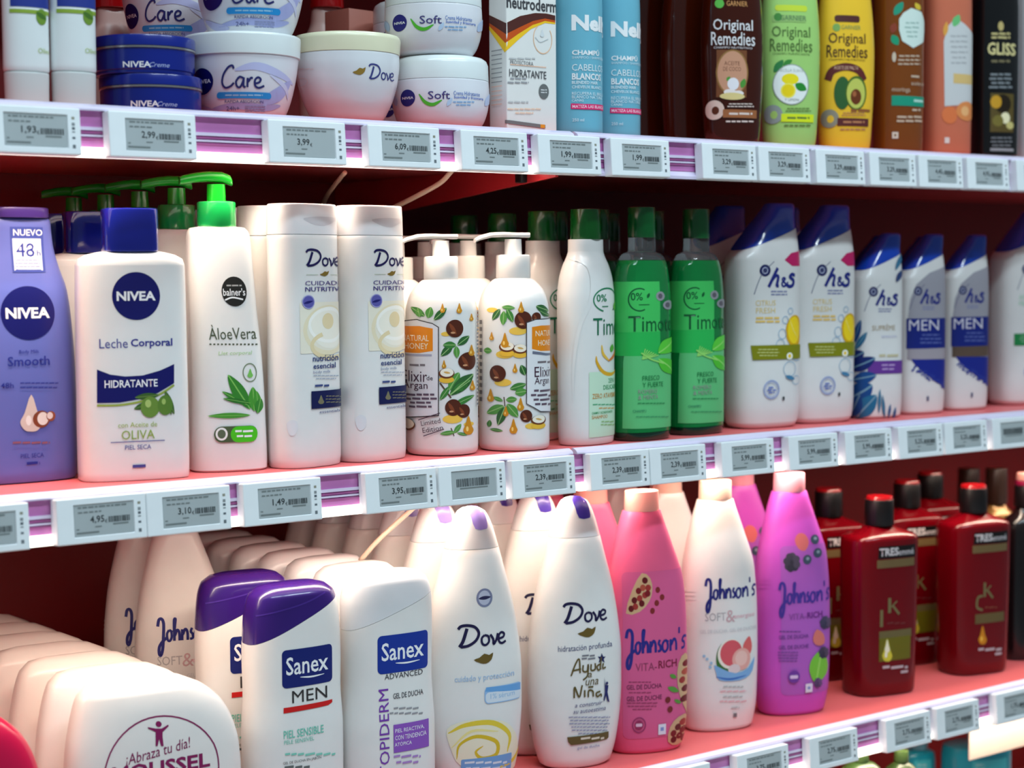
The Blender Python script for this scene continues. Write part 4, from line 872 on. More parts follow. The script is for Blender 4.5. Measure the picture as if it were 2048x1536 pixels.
behind(r, 'white bottle with a slanted white cap, # from the front in its long row', 7, .056, x=-.0005)
# boat-shaped white shower gels with a violet flip tab
pd = Pack(1149, 1280, .064, Z2, 0, .50, 2.2, [(1549, 50), (1540, 62), (1505, 76), (1460, 86), (1416, 91.5), (1370, 94), (1310, 94), (1250, 89), (1189, 80), (1107, 61), (1060, 49), (1020, 37), (1004, 29), (996, 22), (993, 15)], face=26, dep=.45)
VTAB = mat('violet_tab', (62, 44, 150), .3, coat=.3); VTAB2 = mat('pale_violet_tab', (146, 128, 206), .3, coat=.3)
def boat(label, cx, Y, tab, draw):
    r = pd.root('shower_gel_bottle', label, 'bottle'); zc = pd.zpx(1070)
    link('body', pd.loft('body', WHITE, z1=zc-.0002, round0=.004, round1=.0003), r); c = link('cap', pd.loft('cap', PEARL, z0=zc, round0=.0003, round1=.004), r)
    e = Decal(pd, .0006); e.poly([(1142, 992), (1160, 992), (1172, 1002), (1180, 1030), (1176, 1036), (1158, 1036), (1150, 1014)], tab, 2); e.build('flip_tab', c)
    d = Decal(pd); draw(d); d.build('label', r)
    p2 = at(cx, 1280, Y); r.location.x, r.location.y = float(p2[0]), Y
    return r
DN = (26, 22, 66)
def hidra(d):
    d.glyph('dove', 1170, 1225, 86, 40, 5, DN); bird(d, 1173, 1264, 36, (104, 84, 34)); d.text('hidratación profunda', 1170, 1296, 108, 15, (70, 76, 120)); d.lines(1178, 1311, [28, 30], 6, 3, (120, 120, 130))
    d.poly([(1203, 1306), (1206, 1313), (1211, 1313), (1207, 1318), (1209, 1325), (1203, 1321), (1197, 1325), (1199, 1318), (1195, 1313), (1201, 1313)], (30, 34, 90))
    OL = (98, 82, 40)
    for pts in ([(1142, 1352), (1150, 1330), (1158, 1318), (1160, 1346)], [(1144, 1342), (1152, 1340), (1162, 1338)], [(1166, 1330), (1166, 1342), (1174, 1342), (1176, 1328), (1175, 1350), (1166, 1360)], [(1182, 1328), (1182, 1340), (1190, 1338), (1190, 1326)], [(1202, 1314), (1200, 1338)], [(1200, 1328), (1194, 1332), (1196, 1340), (1202, 1336)], [(1206, 1326), (1205, 1336), (1211, 1334)]): d.stroke(pts, 3.4, OL)
    d.text('a', 1180, 1350, 8, 9, OL, shear=.2); d.text('una', 1184, 1364, 26, 11, OL, shear=.2)
    for pts in ([(1148, 1396), (1149, 1374), (1158, 1394), (1164, 1370)], [(1169, 1380), (1169, 1394)], [(1176, 1394), (1177, 1381), (1185, 1382), (1186, 1393)], [(1176, 1374), (1186, 1373)], [(1200, 1382), (1192, 1386), (1194, 1393), (1201, 1388), (1202, 1393)]): d.stroke(pts, 3.4, OL)
    PB = (34, 38, 100); d.disc(1213, 1366, 2.6, 3, PB, 10); d.poly([(1208, 1354), (1210, 1370), (1216, 1370), (1214, 1384), (1218, 1404), (1214, 1402), (1211, 1390), (1208, 1402), (1206, 1400), (1209, 1384)], PB)
    d.text('a construir', 1177, 1408, 54, 8, (60, 64, 120), shear=.3); d.text('su autoestima', 1179, 1420, 64, 8, (60, 64, 120), shear=.3); d.lines(1178, 1434, [82, 76, 80, 72, 70, 44], 6.5, 1.8, (130, 134, 170))
    d.poly([(1134, 1474), (1216, 1462), (1216, 1474), (1212, 1478), (1142, 1490), (1136, 1484)], OL); d.lines(1184, 1476, [46], 8, 4, (220, 214, 196)); d.text('gel de ducha', 1176, 1494, 44, 7, (130, 140, 180))
r = boat('boat-shaped white shower gel bottle with olive brush lettering and a dark violet tab', 1149, .064, VTAB, hidra)
def cuida(d):
    d.disc(1175, 1168, 15, 18, (120, 128, 160)); d.disc(1175, 1168, 11, 14, (180, 188, 210)); d.leaf(1164, 1170, 1187, 1166, 7, (40, 40, 80)); d.glyph('dove', 1170, 1240, 88, 42, 5, DN); bird(d, 1173, 1284, 36, (104, 84, 34)); d.text('cuidado y protección', 1174, 1322, 110, 15, (160, 192, 226))
    d.rect(1175, 1336, 1240, 1368, (150, 190, 232), 9); d.rect(1177, 1346, 1240, 1366, (214, 226, 238), 7); d.poly([(1178, 1340), (1240, 1330), (1240, 1344), (1176, 1348)], (104, 164, 222)); d.text('1% sérum', 1208, 1354, 44, 10, (150, 190, 226))
    Yl = [(226, 202, 60), (238, 226, 150), (214, 186, 40)]
    d.poly([(1104, 1420), (1140, 1404), (1180, 1402), (1216, 1408), (1234, 1440), (1230, 1490), (1180, 1500), (1130, 1490), (1112, 1460)], (236, 232, 206), 3)
    d.stroke([(1106, 1428), (1140, 1412), (1190, 1408), (1220, 1430), (1216, 1464)], 10, Yl[0], True); d.stroke([(1122, 1478), (1128, 1450), (1160, 1434), (1196, 1444), (1196, 1468), (1170, 1476), (1158, 1464), (1172, 1452)], 8, Yl[2], True); d.stroke([(1112, 1456), (1150, 1424), (1200, 1424)], 5, Yl[1], True); d.stroke([(1200, 1494), (1226, 1478), (1236, 1450)], 8, Yl[0], True)
    d.rect(1130, 1474, 1222, 1506, (112, 164, 218), 3); d.lines(1176, 1484, [78, 74], 11, 4, (214, 228, 240)); d.poly([(1130, 1506), (1222, 1498), (1218, 1512), (1140, 1524), (1132, 1518)], (86, 74, 36)); d.lines(1182, 1510, [50], 8, 4, (226, 222, 206)); d.text('gel de ducha', 1170, 1530, 44, 7, (150, 176, 214))
r2 = boat('boat-shaped white shower gel bottle with a yellow swirl and a pale violet tab', 944, .069, VTAB2, cuida)
behind(r, 'boat-shaped white bottle, # from the front in the row of olive brush lettering', 4, .066, x=-.001)
behind(r2, 'boat-shaped white bottle, # from the front in the row of the yellow swirl bottle', 5, .062)
# dark red salon shampoos
M_RED = mat('wine_red_gloss', (104, 2, 13), .2, spec=.4, coat=.25); M_RCAP = mat('scarlet_disc', (150, 14, 22), .22, coat=.6)
pt = Pack(1757, 1250, .080, Z2, 0, .66, 3.4, [(1405, 60), (1396, 68), (1380, 70), (1300, 73), (1200, 75), (1085, 76.5), (1074, 75.5), (1068, 71), (1060, 50), (1052, 30), (1049, 24)], face=37)
def tres_name(d):
    d.poly([(1758, 1094), (1830, 1088), (1830, 1112), (1756, 1118)], (14, 12, 14)); d.text('TRES', 1778, 1104, 38, 16, (214, 210, 214), .03); d.text('emmé', 1812, 1103, 30, 12, (200, 196, 200), .01); d.rect(1754, 1118, 1828, 1134, (110, 92, 58))
def tres_k(d):
    OL = (112, 104, 66); d.rect(1760, 1220, 1766, 1254, OL); d.rect(1776, 1196, 1782, 1226, OL); d.stroke([(1782, 1214), (1794, 1202)], 3, OL); d.stroke([(1786, 1212), (1798, 1228)], 5, OL); d.lines(1792, 1246, [36], 6, 3, (110, 40, 40))
    d.rect(1758, 1260, 1822, 1276, (104, 94, 56)); d.rect(1758, 1274, 1820, 1320, (104, 100, 16)); d.drop(1774, 1300, 20, 46, (206, 200, 60), (240, 240, 220)); d.drop(1774, 1292, 10, 26, (238, 236, 210)); d.lines(1790, 1334, [50], 6, 5, (190, 180, 184)); d.lines(1808, 1343, [14], 6, 5, (190, 180, 184))
def tres_c(d):
    OL = (112, 104, 66); d.rect(1778, 1198, 1783, 1228, OL); d.stroke([(1783, 1216), (1794, 1204)], 3, OL); d.stroke([(1786, 1214), (1798, 1230)], 5, OL); d.stroke([(1776, 1226), (1766, 1230), (1764, 1250), (1776, 1256)], 5, OL); d.lines(1794, 1250, [26], 6, 3, (130, 60, 40)); d.rect(1760, 1262, 1822, 1282, (100, 84, 48)); d.drop(1776, 1308, 18, 40, (196, 130, 20), (240, 200, 80)); d.lines(1792, 1338, [50], 6, 5, (190, 180, 184)); d.lines(1810, 1347, [14], 6, 5, (190, 180, 184))
def tres(label, px, Y, draw):
    r = pt.root('shampoo_bottle', label, 'bottle'); link('body', pt.loft('body', M_RED, round0=.004, round1=.0005, nr=50), r); k = 1/pt.s; z = pt.top-.0004
    c = link('cap', lathe('cap', ring_prof(z, z+52*k, 29*k, 28.5*k, .0012), M_BLK), r)
    link('cap_disc', lathe('cap_disc', [(z+50*k, 27*k), (z+56*k, 26*k), (z+58*k, 25*k), (z+57*k, 21*k)], M_RCAP), c)['label'] = 'scarlet flip top'
    d = Decal(pt); tres_name(d); d.build('name_panel', r); d = Decal(pt); draw(d); d.build('label', r); p2 = at(px, 1250, Y); r.location.x, r.location.y = float(p2[0]), Y; return r
t1 = tres('dark red shampoo bottle with an olive square, front left of the red group', 1757, .080, tres_k)
tres('dark red shampoo bottle with a golden drop, front right of the red group', 1944, .080, tres_c)
for lab, px, Y in (('dark red shampoo bottle between the purple bottle and the front left red one', 1656, .175), ('dark red shampoo bottle right behind the front left red one', 1812, .168), ('dark red shampoo bottle farthest back between the two front red ones', 1858, .215)):
    c = copy_tree(t1); p2 = at(px, 1250, Y); c.location.x, c.location.y = float(p2[0]), Y; c['label'] = lab
# black bottle at the right edge, golden ones in the dark behind
GOLDP = mat('old_gold', (150, 116, 66), .3, metal=.4, coat=.3)
pb = Pack(2052, 1200, .085, Z2, 0, .66, 3., [(1345, 44), (1335, 50), (1200, 52), (1060, 52), (1040, 46), (1022, 26), (1012, 22)], face=30)
r = pb.root('shampoo_bottle', 'black shampoo bottle cut by the right edge of the lowest shelf', 'bottle'); link('body', pb.loft('body', mat('black_gloss', (18, 16, 18), .22, coat=.4), round0=.004), r); k = 1/pb.s
c = link('cap', lathe('cap', ring_prof(pb.top-.0004, pb.top+42*k, 26*k, 25*k, .001), M_BLK), r); link('cap_disc', lathe('cap_disc', ring_prof(pb.top+41.5*k, pb.top+52*k, 24*k, 23*k, .001), mat('wine_ring', (130, 20, 60), .3)), c); link('cap_top', lathe('cap_top', ring_prof(pb.top+51.8*k, pb.top+66*k, 22*k, 21*k, .001), mat('rose_gold', (206, 150, 140), .3)), c)
for lab, px, Y in (('gold-shouldered bottle in the dark behind the right dark red bottle', 1990, .19), ('gold-shouldered bottle deep in the dark at the right', 1935, .30)):
    q = Pack(px, 1200, Y, Z2, 0, .7, 3., [(1320, 36), (1060, 42), (1030, 36), (1012, 20), (1006, 18)], face=30); rr = q.root('shampoo_bottle', lab, 'bottle'); link('body', q.loft('body', GOLDP), rr); k = 1/q.s; link('cap', lathe('cap', ring_prof(q.top-.0004, q.top+70*k, 22*k, 21*k, .001), mat('brown_cap', (52, 36, 30), .3)), rr)
# things on the shelf below the lowest rail
TEAL = mat('teal_plastic', (18, 150, 176), .3, coat=.3); Z3 = -.985
for i, (px, Y, hw, top, lab) in enumerate(((1836, .200, 34, 1496, 'left of the cream card'), (1952, .145, 68, 1478, 'behind the cream card'))):
    q = Pack(px, 1560, Y, Z3, 0, .6, 2.6, [(1980, hw-4), (top+30, hw), (top+8, hw-3), (top, hw*.5)], face=34); rr = q.root('shower_gel_bottle', 'teal bottle under the lowest rail, '+lab, 'bottle'); link('body', q.loft('body', TEAL), rr); k = 1/q.s; link('cap', lathe('cap', ring_prof(q.top-.0004, q.top+18*k, 19*k, 18*k, .001), mat('aqua_cap', (70, 130, 150), .3)), rr)
    d = Decal(q); d.rect(px-8, 1520, px+hw-8, 1600, (60, 190, 206)); d.lines(px+8, 1530, [18, 20, 16], 8, 3, (150, 220, 226)); d.build('label', rr)
for i, (px, Y, hw, lab) in enumerate(((1722, .060, 44, 'left'), (1802, .064, 36, 'right'))):
    q = Pack(px, 1580, Y, Z3, 0, .8, 2.4, [(1980, hw-2), (1552, hw), (1536, hw-6), (1526, hw-18), (1522, 14)], face=30); rr = q.root('shampoo_bottle', 'olive green leaf-printed bottle under the lowest rail, %s one' % lab, 'bottle'); link('body', q.loft('body', mat('olive_green', (40, 66, 30), .35, coat=.2)), rr); k = 1/q.s; link('cap', lathe('cap', ring_prof(q.top-.0004, q.top+22*k, 15*k, 14*k, .001), mat('moss_cap', (60, 84, 44), .3)), rr)
    d = Decal(q)
    for j in range(9): d.leaf(px-26+j*7, 1570, px-34+j*9, 1534+(j % 3)*6, 9, random.choice([(70, 96, 40), (150, 130, 84), (30, 80, 34)]))
    d.build('label', rr)
pa_, pb_ = at(1938, 1521, .088), at(2070, 1499, .088)
cr = tag(empty('shelf_talker', (float(pa_[0]), .088, float(pa_[2]))), 'blank cream card hanging under the lowest rail at bottom right', 'card')
link('card', box_me('card', 0, float(pb_[0]-pa_[0]), -.0012, .0012, 0, Z2-.0305-float(pa_[2]), mat('cream_card', (240, 226, 212), .5), .0008), cr)
# ================================================================== TOP SHELF
Z0 = ZS[0]
LBLUE = mat('tin_blue', (14, 34, 128), .25, coat=.5); SILV = mat('tin_silver', (200, 200, 200), .25, metal=.9)
TUBE = mat('satin_white', (226, 232, 232), .3, coat=.3); CCLR = mat('milky_clear', (236, 242, 240), .12, trans=.3, ior=1.35, mottle=0)
def hand_tube(cx, Y, label):
    r = None; q = Pack(cx, 100, Y, Z0, 0, .66, 2.2, [(207, 43), (146, 44)], face=18); r = q.root('cream_tube', label, 'tube'); link('cap', q.loft('cap', CCLR, round0=.002, round1=.001), r)
    t = Pack(cx, 100, Y, Z0, 0, .62, 2.2, [(146, 45), (60, 45), (0, 45), (-60, 46), (-150, 47)], face=18); zb_ = q.top; V, F = t.loft_vf(z0=zb_+.0002, round0=.002, round1=.001)
    t.K = [zb_]+t.K[1:]; link('body', sharp(mesh('body', V, F, TUBE)), r)
    d = Decal(t); d.rect(cx-33, -120, cx+50, 14, (40, 56, 140)); d.rect(cx-33, 16, cx+50, 19, I_W); d.rect(cx-33, 19, cx+50, 27, (140, 168, 60), 0); d.disc(cx+30, 34, 10, 16, (110, 146, 50)); d.leaf(cx+20, 24, cx+40, 40, 9, (70, 110, 40)); d.textl('Oliva', cx+24, 101, 10, (170, 190, 110)); d.text('NIVEA', cx+4, -60, 60, 14, I_W, .02)
    d.build('label', r); return r
hand_tube(52, .052, 'white hand cream tube with a blue top band, left of the two'); hand_tube(146, .050, 'white hand cream tube with a blue top band, right one, beside the blue tins')
def stack_pack(cx, Y, base, rows, ratio=1., n=2., face=0):
    """A pack whose rows are measured in the photo but which stands on z = base."""
    q = Pack(cx, 150, Y, base, 0, ratio, n, rows, face=face); return q
# blue tins
qt = Pack(301, 190, .0780, Z0, 0, 1., 2., [(226, 97), (224, 99), (184, 99.5)], face=0)
def tin(label, cx, Y, z, rz):
    r = qt.root('cream_tin', label, 'tin', 'stacked blue cream tins'); k = 1/qt.s
    link('body', qt.loft('body', LBLUE, round0=.001, round1=.0006, seg=72), r); zt = qt.top
    link('seam', lathe('seam', [(zt-.0002, 99*k), (zt+.0003, 101.5*k), (zt+.0018, 101.5*k), (zt+.0022, 100*k)], SILV, seg=72), r)
    link('lid', lathe('lid', [(zt+.0021, 100*k), (zt+.0024, 101.4*k), (zt+.0104, 101.2*k), (zt+.0115, 100*k), (zt+.0117, 96*k), (zt+.0112, 90*k)], LBLUE, seg=72), r)
    d = Decal(qt); d.text('NIVEA', 289, 207, 56, 12, I_W, .02); d.text('Creme', 334, 208, 40, 9, (170, 184, 226), shear=.4); d.build('lettering', r)
    p2 = at(cx, 150, Y); r.location.x, r.location.y = float(p2[0]), Y; r.location.z = Z0+z; r.rotation_euler.z += rz; return r
tin('blue cream tin, lower one of the stack', 301, .0780, 0, 0); tin('blue cream tin, upper one of the stack', 289, .0800, qt.top+.0119, -.02)
# purple-swirled cream tubs
M_TUB = mat('tub_white', (230, 230, 236), .3, coat=.3)
qc = Pack(486, 160, .082, Z0, 0, 1., 2., [(240, 74), (236, 80), (222, 88), (190, 98.5), (150, 107), (122, 111), (120, 111.5)], face=0)
def care(label, cx, Y, z, grp=None, rz=0.):
    r = qc.root('cream_tub', label, 'tub', grp); k = 1/qc.s
    link('body', qc.loft('body', M_TUB, round0=.003, round1=.0006, seg=72), r); zt = qc.top
    link('lid', lathe('lid', [(zt, 112*k), (zt+.0006, 114*k), (zt+.017, 116*k), (zt+.0185, 115.4*k), (zt+.0195, 113*k), (zt+.0190, 104*k)], TUBE, seg=72), r)
    d = Decal(qc); LV = [(196, 198, 236), (176, 180, 228), (212, 214, 242)]
    d.stroke([(470, 140), (510, 132), (550, 144), (585, 170)], 16, LV[0], True); d.stroke([(520, 205), (555, 190), (580, 165)], 26, LV[1], True); d.stroke([(420, 222), (470, 212), (530, 216), (560, 212)], 14, LV[1], True); d.stroke([(396, 210), (415, 222), (440, 226)], 14, LV[0], True); d.stroke([(540, 150), (570, 176), (575, 200)], 10, LV[2], True)
    d.disc(408, 163, 19, 27, I_NAVY); d.text('NIVEA', 408, 163, 28, 8, I_W, .02); d.glyph('care', 485, 154, 86, 46, 4, (40, 44, 110)); d.rect(434, 184, 542, 197, (40, 150, 222), 6); d.lines(488, 190.5, [74], 8, 3, (160, 210, 240)); d.text('RAPIDA ABSORCION', 488, 203, 76, 6, (70, 76, 140)); d.text('24h+', 466, 217, 26, 9, (80, 84, 140)); d.lines(510, 213, [40, 40, 40], 5, 2, (150, 154, 190)); d.build('label', r)
    p2 = at(cx, 160, Y); r.location.x, r.location.y, r.location.z = float(p2[0]), Y, Z0+z; r.rotation_euler.z += rz; return r
HT = qc.top+.0197
care('purple-swirled cream tub standing on the shelf, below another', 486, .082, 0); care('purple-swirled cream tub on top of the front stack', 503, .085, HT, rz=.05)
care('purple-swirled cream tub at the bottom of the stack behind', 352, .225, 0, 'tub stack behind', -.18); care('purple-swirled cream tub on top of the stack behind', 352, .225, HT, 'tub stack behind', -.18)
# wide tub with a cream lid
qd = Pack(695, 170, .080, Z0, 0, 1., 2., [(250, 58), (246, 66), (225, 80), (200, 91), (160, 101), (130, 104), (113, 104)], face=0)
r = qd.root('cream_tub', 'wide white cream tub with a pale cream lid and a gold bird', 'tub'); k = 1/qd.s; zt = qd.top
link('body', qd.loft('body', PEARL, round0=.004, round1=.0005, seg=72), r)
link('lid', lathe('lid', [(zt, 103*k), (zt+.0004, 105*k), (zt+.013, 107*k), (zt+.0150, 106.5*k), (zt+.0175, 103*k), (zt+.0185, 94*k), (zt+.0180, 84*k)], mat('cream_lid', (232, 228, 196), .3, coat=.3), seg=72), r)
d = Decal(qd); d.glyph('dove', 763, 145, 50, 30, 3, (60, 66, 130)); bird(d, 718, 142, 26, (150, 120, 50)); d.build('label', r); d = Decal(qd); d.lines(610, 138, [36], 8, 2, (226, 206, 206)); d.ring(606, 165, 10, 10, 1.5, (226, 210, 210)); d.build('side_print', r)
# white tubs, two high
qs = Pack(881, 180, .076, Z0, 0, 1., 2., [(262, 72), (258, 78), (240, 89), (215, 95.5), (190, 97.5), (166, 96.5)], face=0)
def softub(label, cx, Y, z, rz=0., grp=None):
    r = qs.root('cream_tub', label, 'tub', grp); k = 1/qs.s; zt = qs.top; link('body', qs.loft('body', M_TUB, round0=.003, round1=.0005, seg=72), r)
    link('lid', lathe('lid', [(zt, 95*k), (zt+.0005, 96.5*k), (zt+.016, 95.5*k), (zt+.020, 92*k), (zt+.0225, 85*k), (zt+.0235, 76*k), (zt+.0232, 60*k)], TUBE, seg=72), r)
    d = Decal(qs); d.disc(816, 196, 14.5, 17, (34, 34, 120)); d.text('NIVEA', 816, 196, 22, 5, I_W, .02); d.stroke([(838, 188), (850, 204), (866, 209), (884, 200)], 7, (84, 190, 50), True); d.text('Soft', 878, 190, 44, 16, (74, 70, 130), .005); d.text('Crema Hidratante', 933, 187, 52, 8, (80, 120, 190)); d.text('Suavidad y frescura', 937, 196, 58, 7, (70, 110, 190), .01); d.lines(927, 204, [42, 30], 6, 2.5, (140, 180, 220)); d.leaf(894, 212, 904, 196, 8, (190, 214, 240)); d.leaf(970, 212, 984, 186, 12, (190, 210, 240)); d.leaf(794, 212, 786, 190, 10, (180, 204, 236)); d.build('label', r)
    p2 = at(cx, 180, Y); r.location.x, r.location.y, r.location.z = float(p2[0]), Y, Z0+z; r.rotation_euler.z += rz; return r
HS_ = qs.top+.0237
softub('white cream tub with a green swoosh, standing on the shelf', 881, .076, 0); softub('white cream tub with a green swoosh, upper one of the front stack', 868, .078, HS_, -.02)
softub('white cream tub, lower one of the stack half hidden behind', 838, .185, 0, 0, 'white tubs behind'); softub('white cream tub, upper one of the stack half hidden behind', 838, .185, HS_, 0, 'white tubs behind')
# tall carton
psi = math.atan2(float(at(1040, 150, .05)[0])-CAM[0], .05-CAM[1])
q = Pack(1046, 150, .0520, Z0, 0, .46, 30., [(266, 66.5), (-130, 66.5)], face=math.degrees(psi)+.5)
r = q.root('cream_carton', 'tall white carton with a brown, orange and yellow chevron', 'carton'); a_ = q.A[0]; hz = q.top
link('box', q.loft('box', mat('carton_white', (234, 232, 228), .45), seg=220, round0=.0006, round1=.0006, nr=4), r)
r.rotation_euler.x = 0
d = Decal(q, .0002); BR, OR, YE = (84, 40, 34), (206, 84, 24), (250, 200, 40)
T0 = [(1012, 46), (1040, 32), (1070, 26), (1092, 27), (1113, 32)]; T1 = [(1113, 42), (1090, 37), (1066, 42), (1040, 54), (1012, 68)]; T2 = [(1113, 46), (1090, 42), (1065, 50), (1036, 68), (1011, 86)]; T3 = [(1113, 49), (1090, 46), (1062, 58), (1036, 80), (1010, 105)]
d.poly(T0+T3, YE); d.poly(T0+T2, OR); d.poly(T0+T1, BR)
d.poly([(979, 30), (1012, 46), (1010, 105), (979, 60)], YE); d.poly([(979, 30), (1012, 46), (1011, 86), (979, 52)], OR); d.poly([(979, 30), (1012, 46), (1012, 68), (979, 46)], BR)
d.textl('neutrodermin', 1013, 3, 24, (70, 70, 74), .02, .8); d.ring(1085, 78, 19, 30, 1.6, (240, 190, 150), a0=120, a1=400); d.stroke([(1070, 74), (1080, 84), (1096, 78)], 1.5, (200, 204, 206)); d.drop(1084, 66, 8, 16, (220, 224, 226))
d.lines(1044, 117, [52], 8, 3, (200, 200, 200)); d.text('PROTECTORA', 1043, 126, 46, 8, (110, 110, 114)); d.rect(1020, 131, 1092, 132.5, (240, 190, 160)); d.text('HIDRATANTE', 1055, 148, 74, 15, (84, 84, 88), .008); d.lines(1036, 157, [32, 42], 8, 3, (160, 160, 164)); d.disc(1087, 183, 10, 15, (110, 112, 112)); d.lines(1087, 180, [12, 12], 5, 2, (220, 220, 220)); d.lines(1036, 204, [40], 8, 3, (196, 196, 196)); d.lines(1048, 218, [66, 36], 8, 2.5, (244, 206, 180)); d.poly([(1011, 240), (1090, 250), (1090, 257), (1011, 247)], (120, 118, 118)); d.rect(1080, 249, 1089, 256, (236, 150, 40))
for i in range(13): d.rect(984, 108+i*9-8, 1005, 110+i*9-8, (150, 150, 152) if i < 8 else (236, 196, 180)); d.k -= 1
d.build('label', r)
# light blue slim bottles
LB = mat('light_blue_plastic', (112, 182, 204), .28, coat=.3)
qn = Pack(1153, 150, .050, Z0, 0, 1., 2., [(272, 50), (266, 52), (60, 52), (24, 52), (0, 51.5), (-60, 48), (-90, 36), (-100, 26)], face=0)
def slim(label, cx, Y):
    r = qn.root('shampoo_bottle', label, 'bottle'); link('body', qn.loft('body', LB, round0=.002), r); k = 1/qn.s; link('cap', lathe('cap', ring_prof(qn.top-.0004, qn.top+50*k, 27*k, 26*k, .001), mat('pale_blue_cap', (170, 210, 224), .3)), r)
    d = Decal(qn); d.textl('Nelly', 1143, 50, 40, I_W, .045, 1.22); d.textl('CHAMPÚ', 1144, 104, 12, I_W, .03, 1.2); d.textl('SHAMPOO / SHAMPOOING', 1144, 115, 5, (214, 232, 238)); d.textl('CABELLOS', 1144, 135, 13, (230, 240, 244), .0, .9); d.textl('BLANCOS', 1144, 153, 13, I_W, .03, .9); d.textl('BLENDED HAIR', 1144, 165, 6, (224, 238, 242), .02); d.textl('CHEVEUX BLANCS', 1144, 174, 6, (224, 238, 242), .01); d.textl('RECUPERA EL BRILLO', 1144, 187, 6, (224, 238, 242)); d.textl('BLANCO NATURAL', 1144, 194, 6, (224, 238, 242)); d.textl('CANAS', 1144, 201, 5, (224, 238, 242)); d.poly([(1142, 207), (1170, 208), (1215, 211), (1215, 222), (1170, 219), (1142, 218)], (228, 40, 110)); d.textl('MATIZA LAS BLANCAS', 1145, 213, 6, (250, 210, 226), .02); d.textl('250 ml', 1145, 240, 6, (224, 238, 242)); d.build('label', r)
    p2 = at(cx, 150, Y); r.location.x, r.location.y = float(p2[0]), Y; return r
slim('light blue slim shampoo bottle beside the white carton', 1153, .050); slim('light blue slim shampoo bottle beside the dark brown bottles', 1230, .063)
# remedies shampoos: amber, pale green, yellow
AMB = mat('amber_plastic', (74, 22, 6), .10, trans=.35, ior=1.42, coat=.7, mottle=0); LGR = mat('pale_green_plastic', (168, 214, 120), .25, coat=.5); YEL = mat('yellow_plastic', (246, 196, 52), .25, coat=.5)
qo = Pack(1579, 150, .064, Z0, 0, .56, 2.3, [(300, 47), (292, 51), (240, 55.5), (180, 58.5), (100, 60), (40, 57.5), (0, 54), (-80, 42), (-140, 30), (-150, 26)], face=30)
def remedy(label, body, px, Y, draw, capm, grp=None):
    r = qo.root('shampoo_bottle', label, 'bottle', grp); link('body', qo.loft('body', body, round0=.003), r); k = 1/qo.s; link('cap', lathe('cap', ring_prof(qo.top-.0004, qo.top+46*k, 26*k, 25*k, .001), capm), r)
    if draw: d = Decal(qo); draw(d); d.build('label', r)
    p2 = at(px, 150, Y); r.location.x, r.location.y = float(p2[0]), Y; return r
def rem_name(d, c, cx=1582, sub=None):
    d.text('Original', cx, 66, 76, 28, c, .006); d.text('Remedies', cx, 90, 84, 26, c, .006); d.text(sub or 'CHAMPÚ', cx, 107, 74, 5, c)
def rem_coin(d, c1, c2, bar, txt):
    d.disc(1547, 229, 18, 19, c1); d.disc(1548, 230, 7, 8, c2); d.lines(1596, 217, [44, 50], 5, 2, txt); d.rect(1562, 228, 1626, 244, bar); d.lines(1596, 236, [44], 6, 4, txt); d.lines(1594, 251, [52], 6, 3, txt)
def lemon(d):
    G = (86, 116, 66); d.rect(1550, 10, 1614, 22, (206, 222, 60), 5); d.rect(1544, 30, 1612, 44, (150, 190, 110), 3); d.disc(1556, 34, 8, 8, (70, 140, 60)); d.text('GARNIER', 1586, 36, 52, 10, (80, 116, 80)); rem_name(d, (92, 124, 62), sub='CHAMPÚ PURIFICANTE')
    d.leaf(1548, 144, 1566, 120, 14, (50, 130, 70)); d.leaf(1566, 130, 1584, 120, 10, (60, 140, 60)); d.disc(1581, 169, 36, 41, (160, 170, 160)); d.disc(1581, 169, 34, 39, (240, 244, 240)); d.text('ARCILLA SUAVE', 1581, 141, 50, 6, (150, 160, 150)); d.disc(1580, 158, 17, 11, (248, 226, 30)); d.disc(1576, 181, 15, 15, (250, 236, 90)); d.disc(1576, 181, 12, 12, (246, 216, 20)); d.leaf(1590, 168, 1612, 180, 16, (40, 140, 50)); d.text('Y LIMÓN', 1583, 199, 28, 6, (120, 130, 120)); rem_coin(d, (150, 160, 156), (170, 210, 110), (222, 240, 40), (100, 130, 60))
def avoc(d):
    B = (74, 42, 30); d.rect(1556, 16, 1608, 30, (84, 40, 36), 5); d.text('GARNIER', 1590, 41, 40, 9, (120, 150, 90)); d.disc(1560, 41, 8, 8, (130, 170, 90)); rem_name(d, B, sub='CHAMPÚ NUTRITIVO')
    d.stroke([(1542, 150), (1552, 130), (1580, 122), (1606, 130), (1618, 150)], 15, (100, 40, 40)); d.text('ACEITE DE PALTA', 1580, 124, 50, 7, (230, 190, 160)); d.disc(1572, 176, 17, 34, (50, 96, 50)); d.disc(1600, 176, 22, 35, (70, 104, 36)); d.disc(1600, 177, 19, 31, (200, 204, 96)); d.disc(1600, 184, 11, 16, (110, 54, 24)); d.disc(1597, 178, 4, 6, (170, 100, 60)); d.lines(1610, 212, [40], 5, 5, (150, 90, 50)); rem_coin(d, (150, 146, 130), (246, 200, 60), (96, 44, 44), (190, 130, 90))
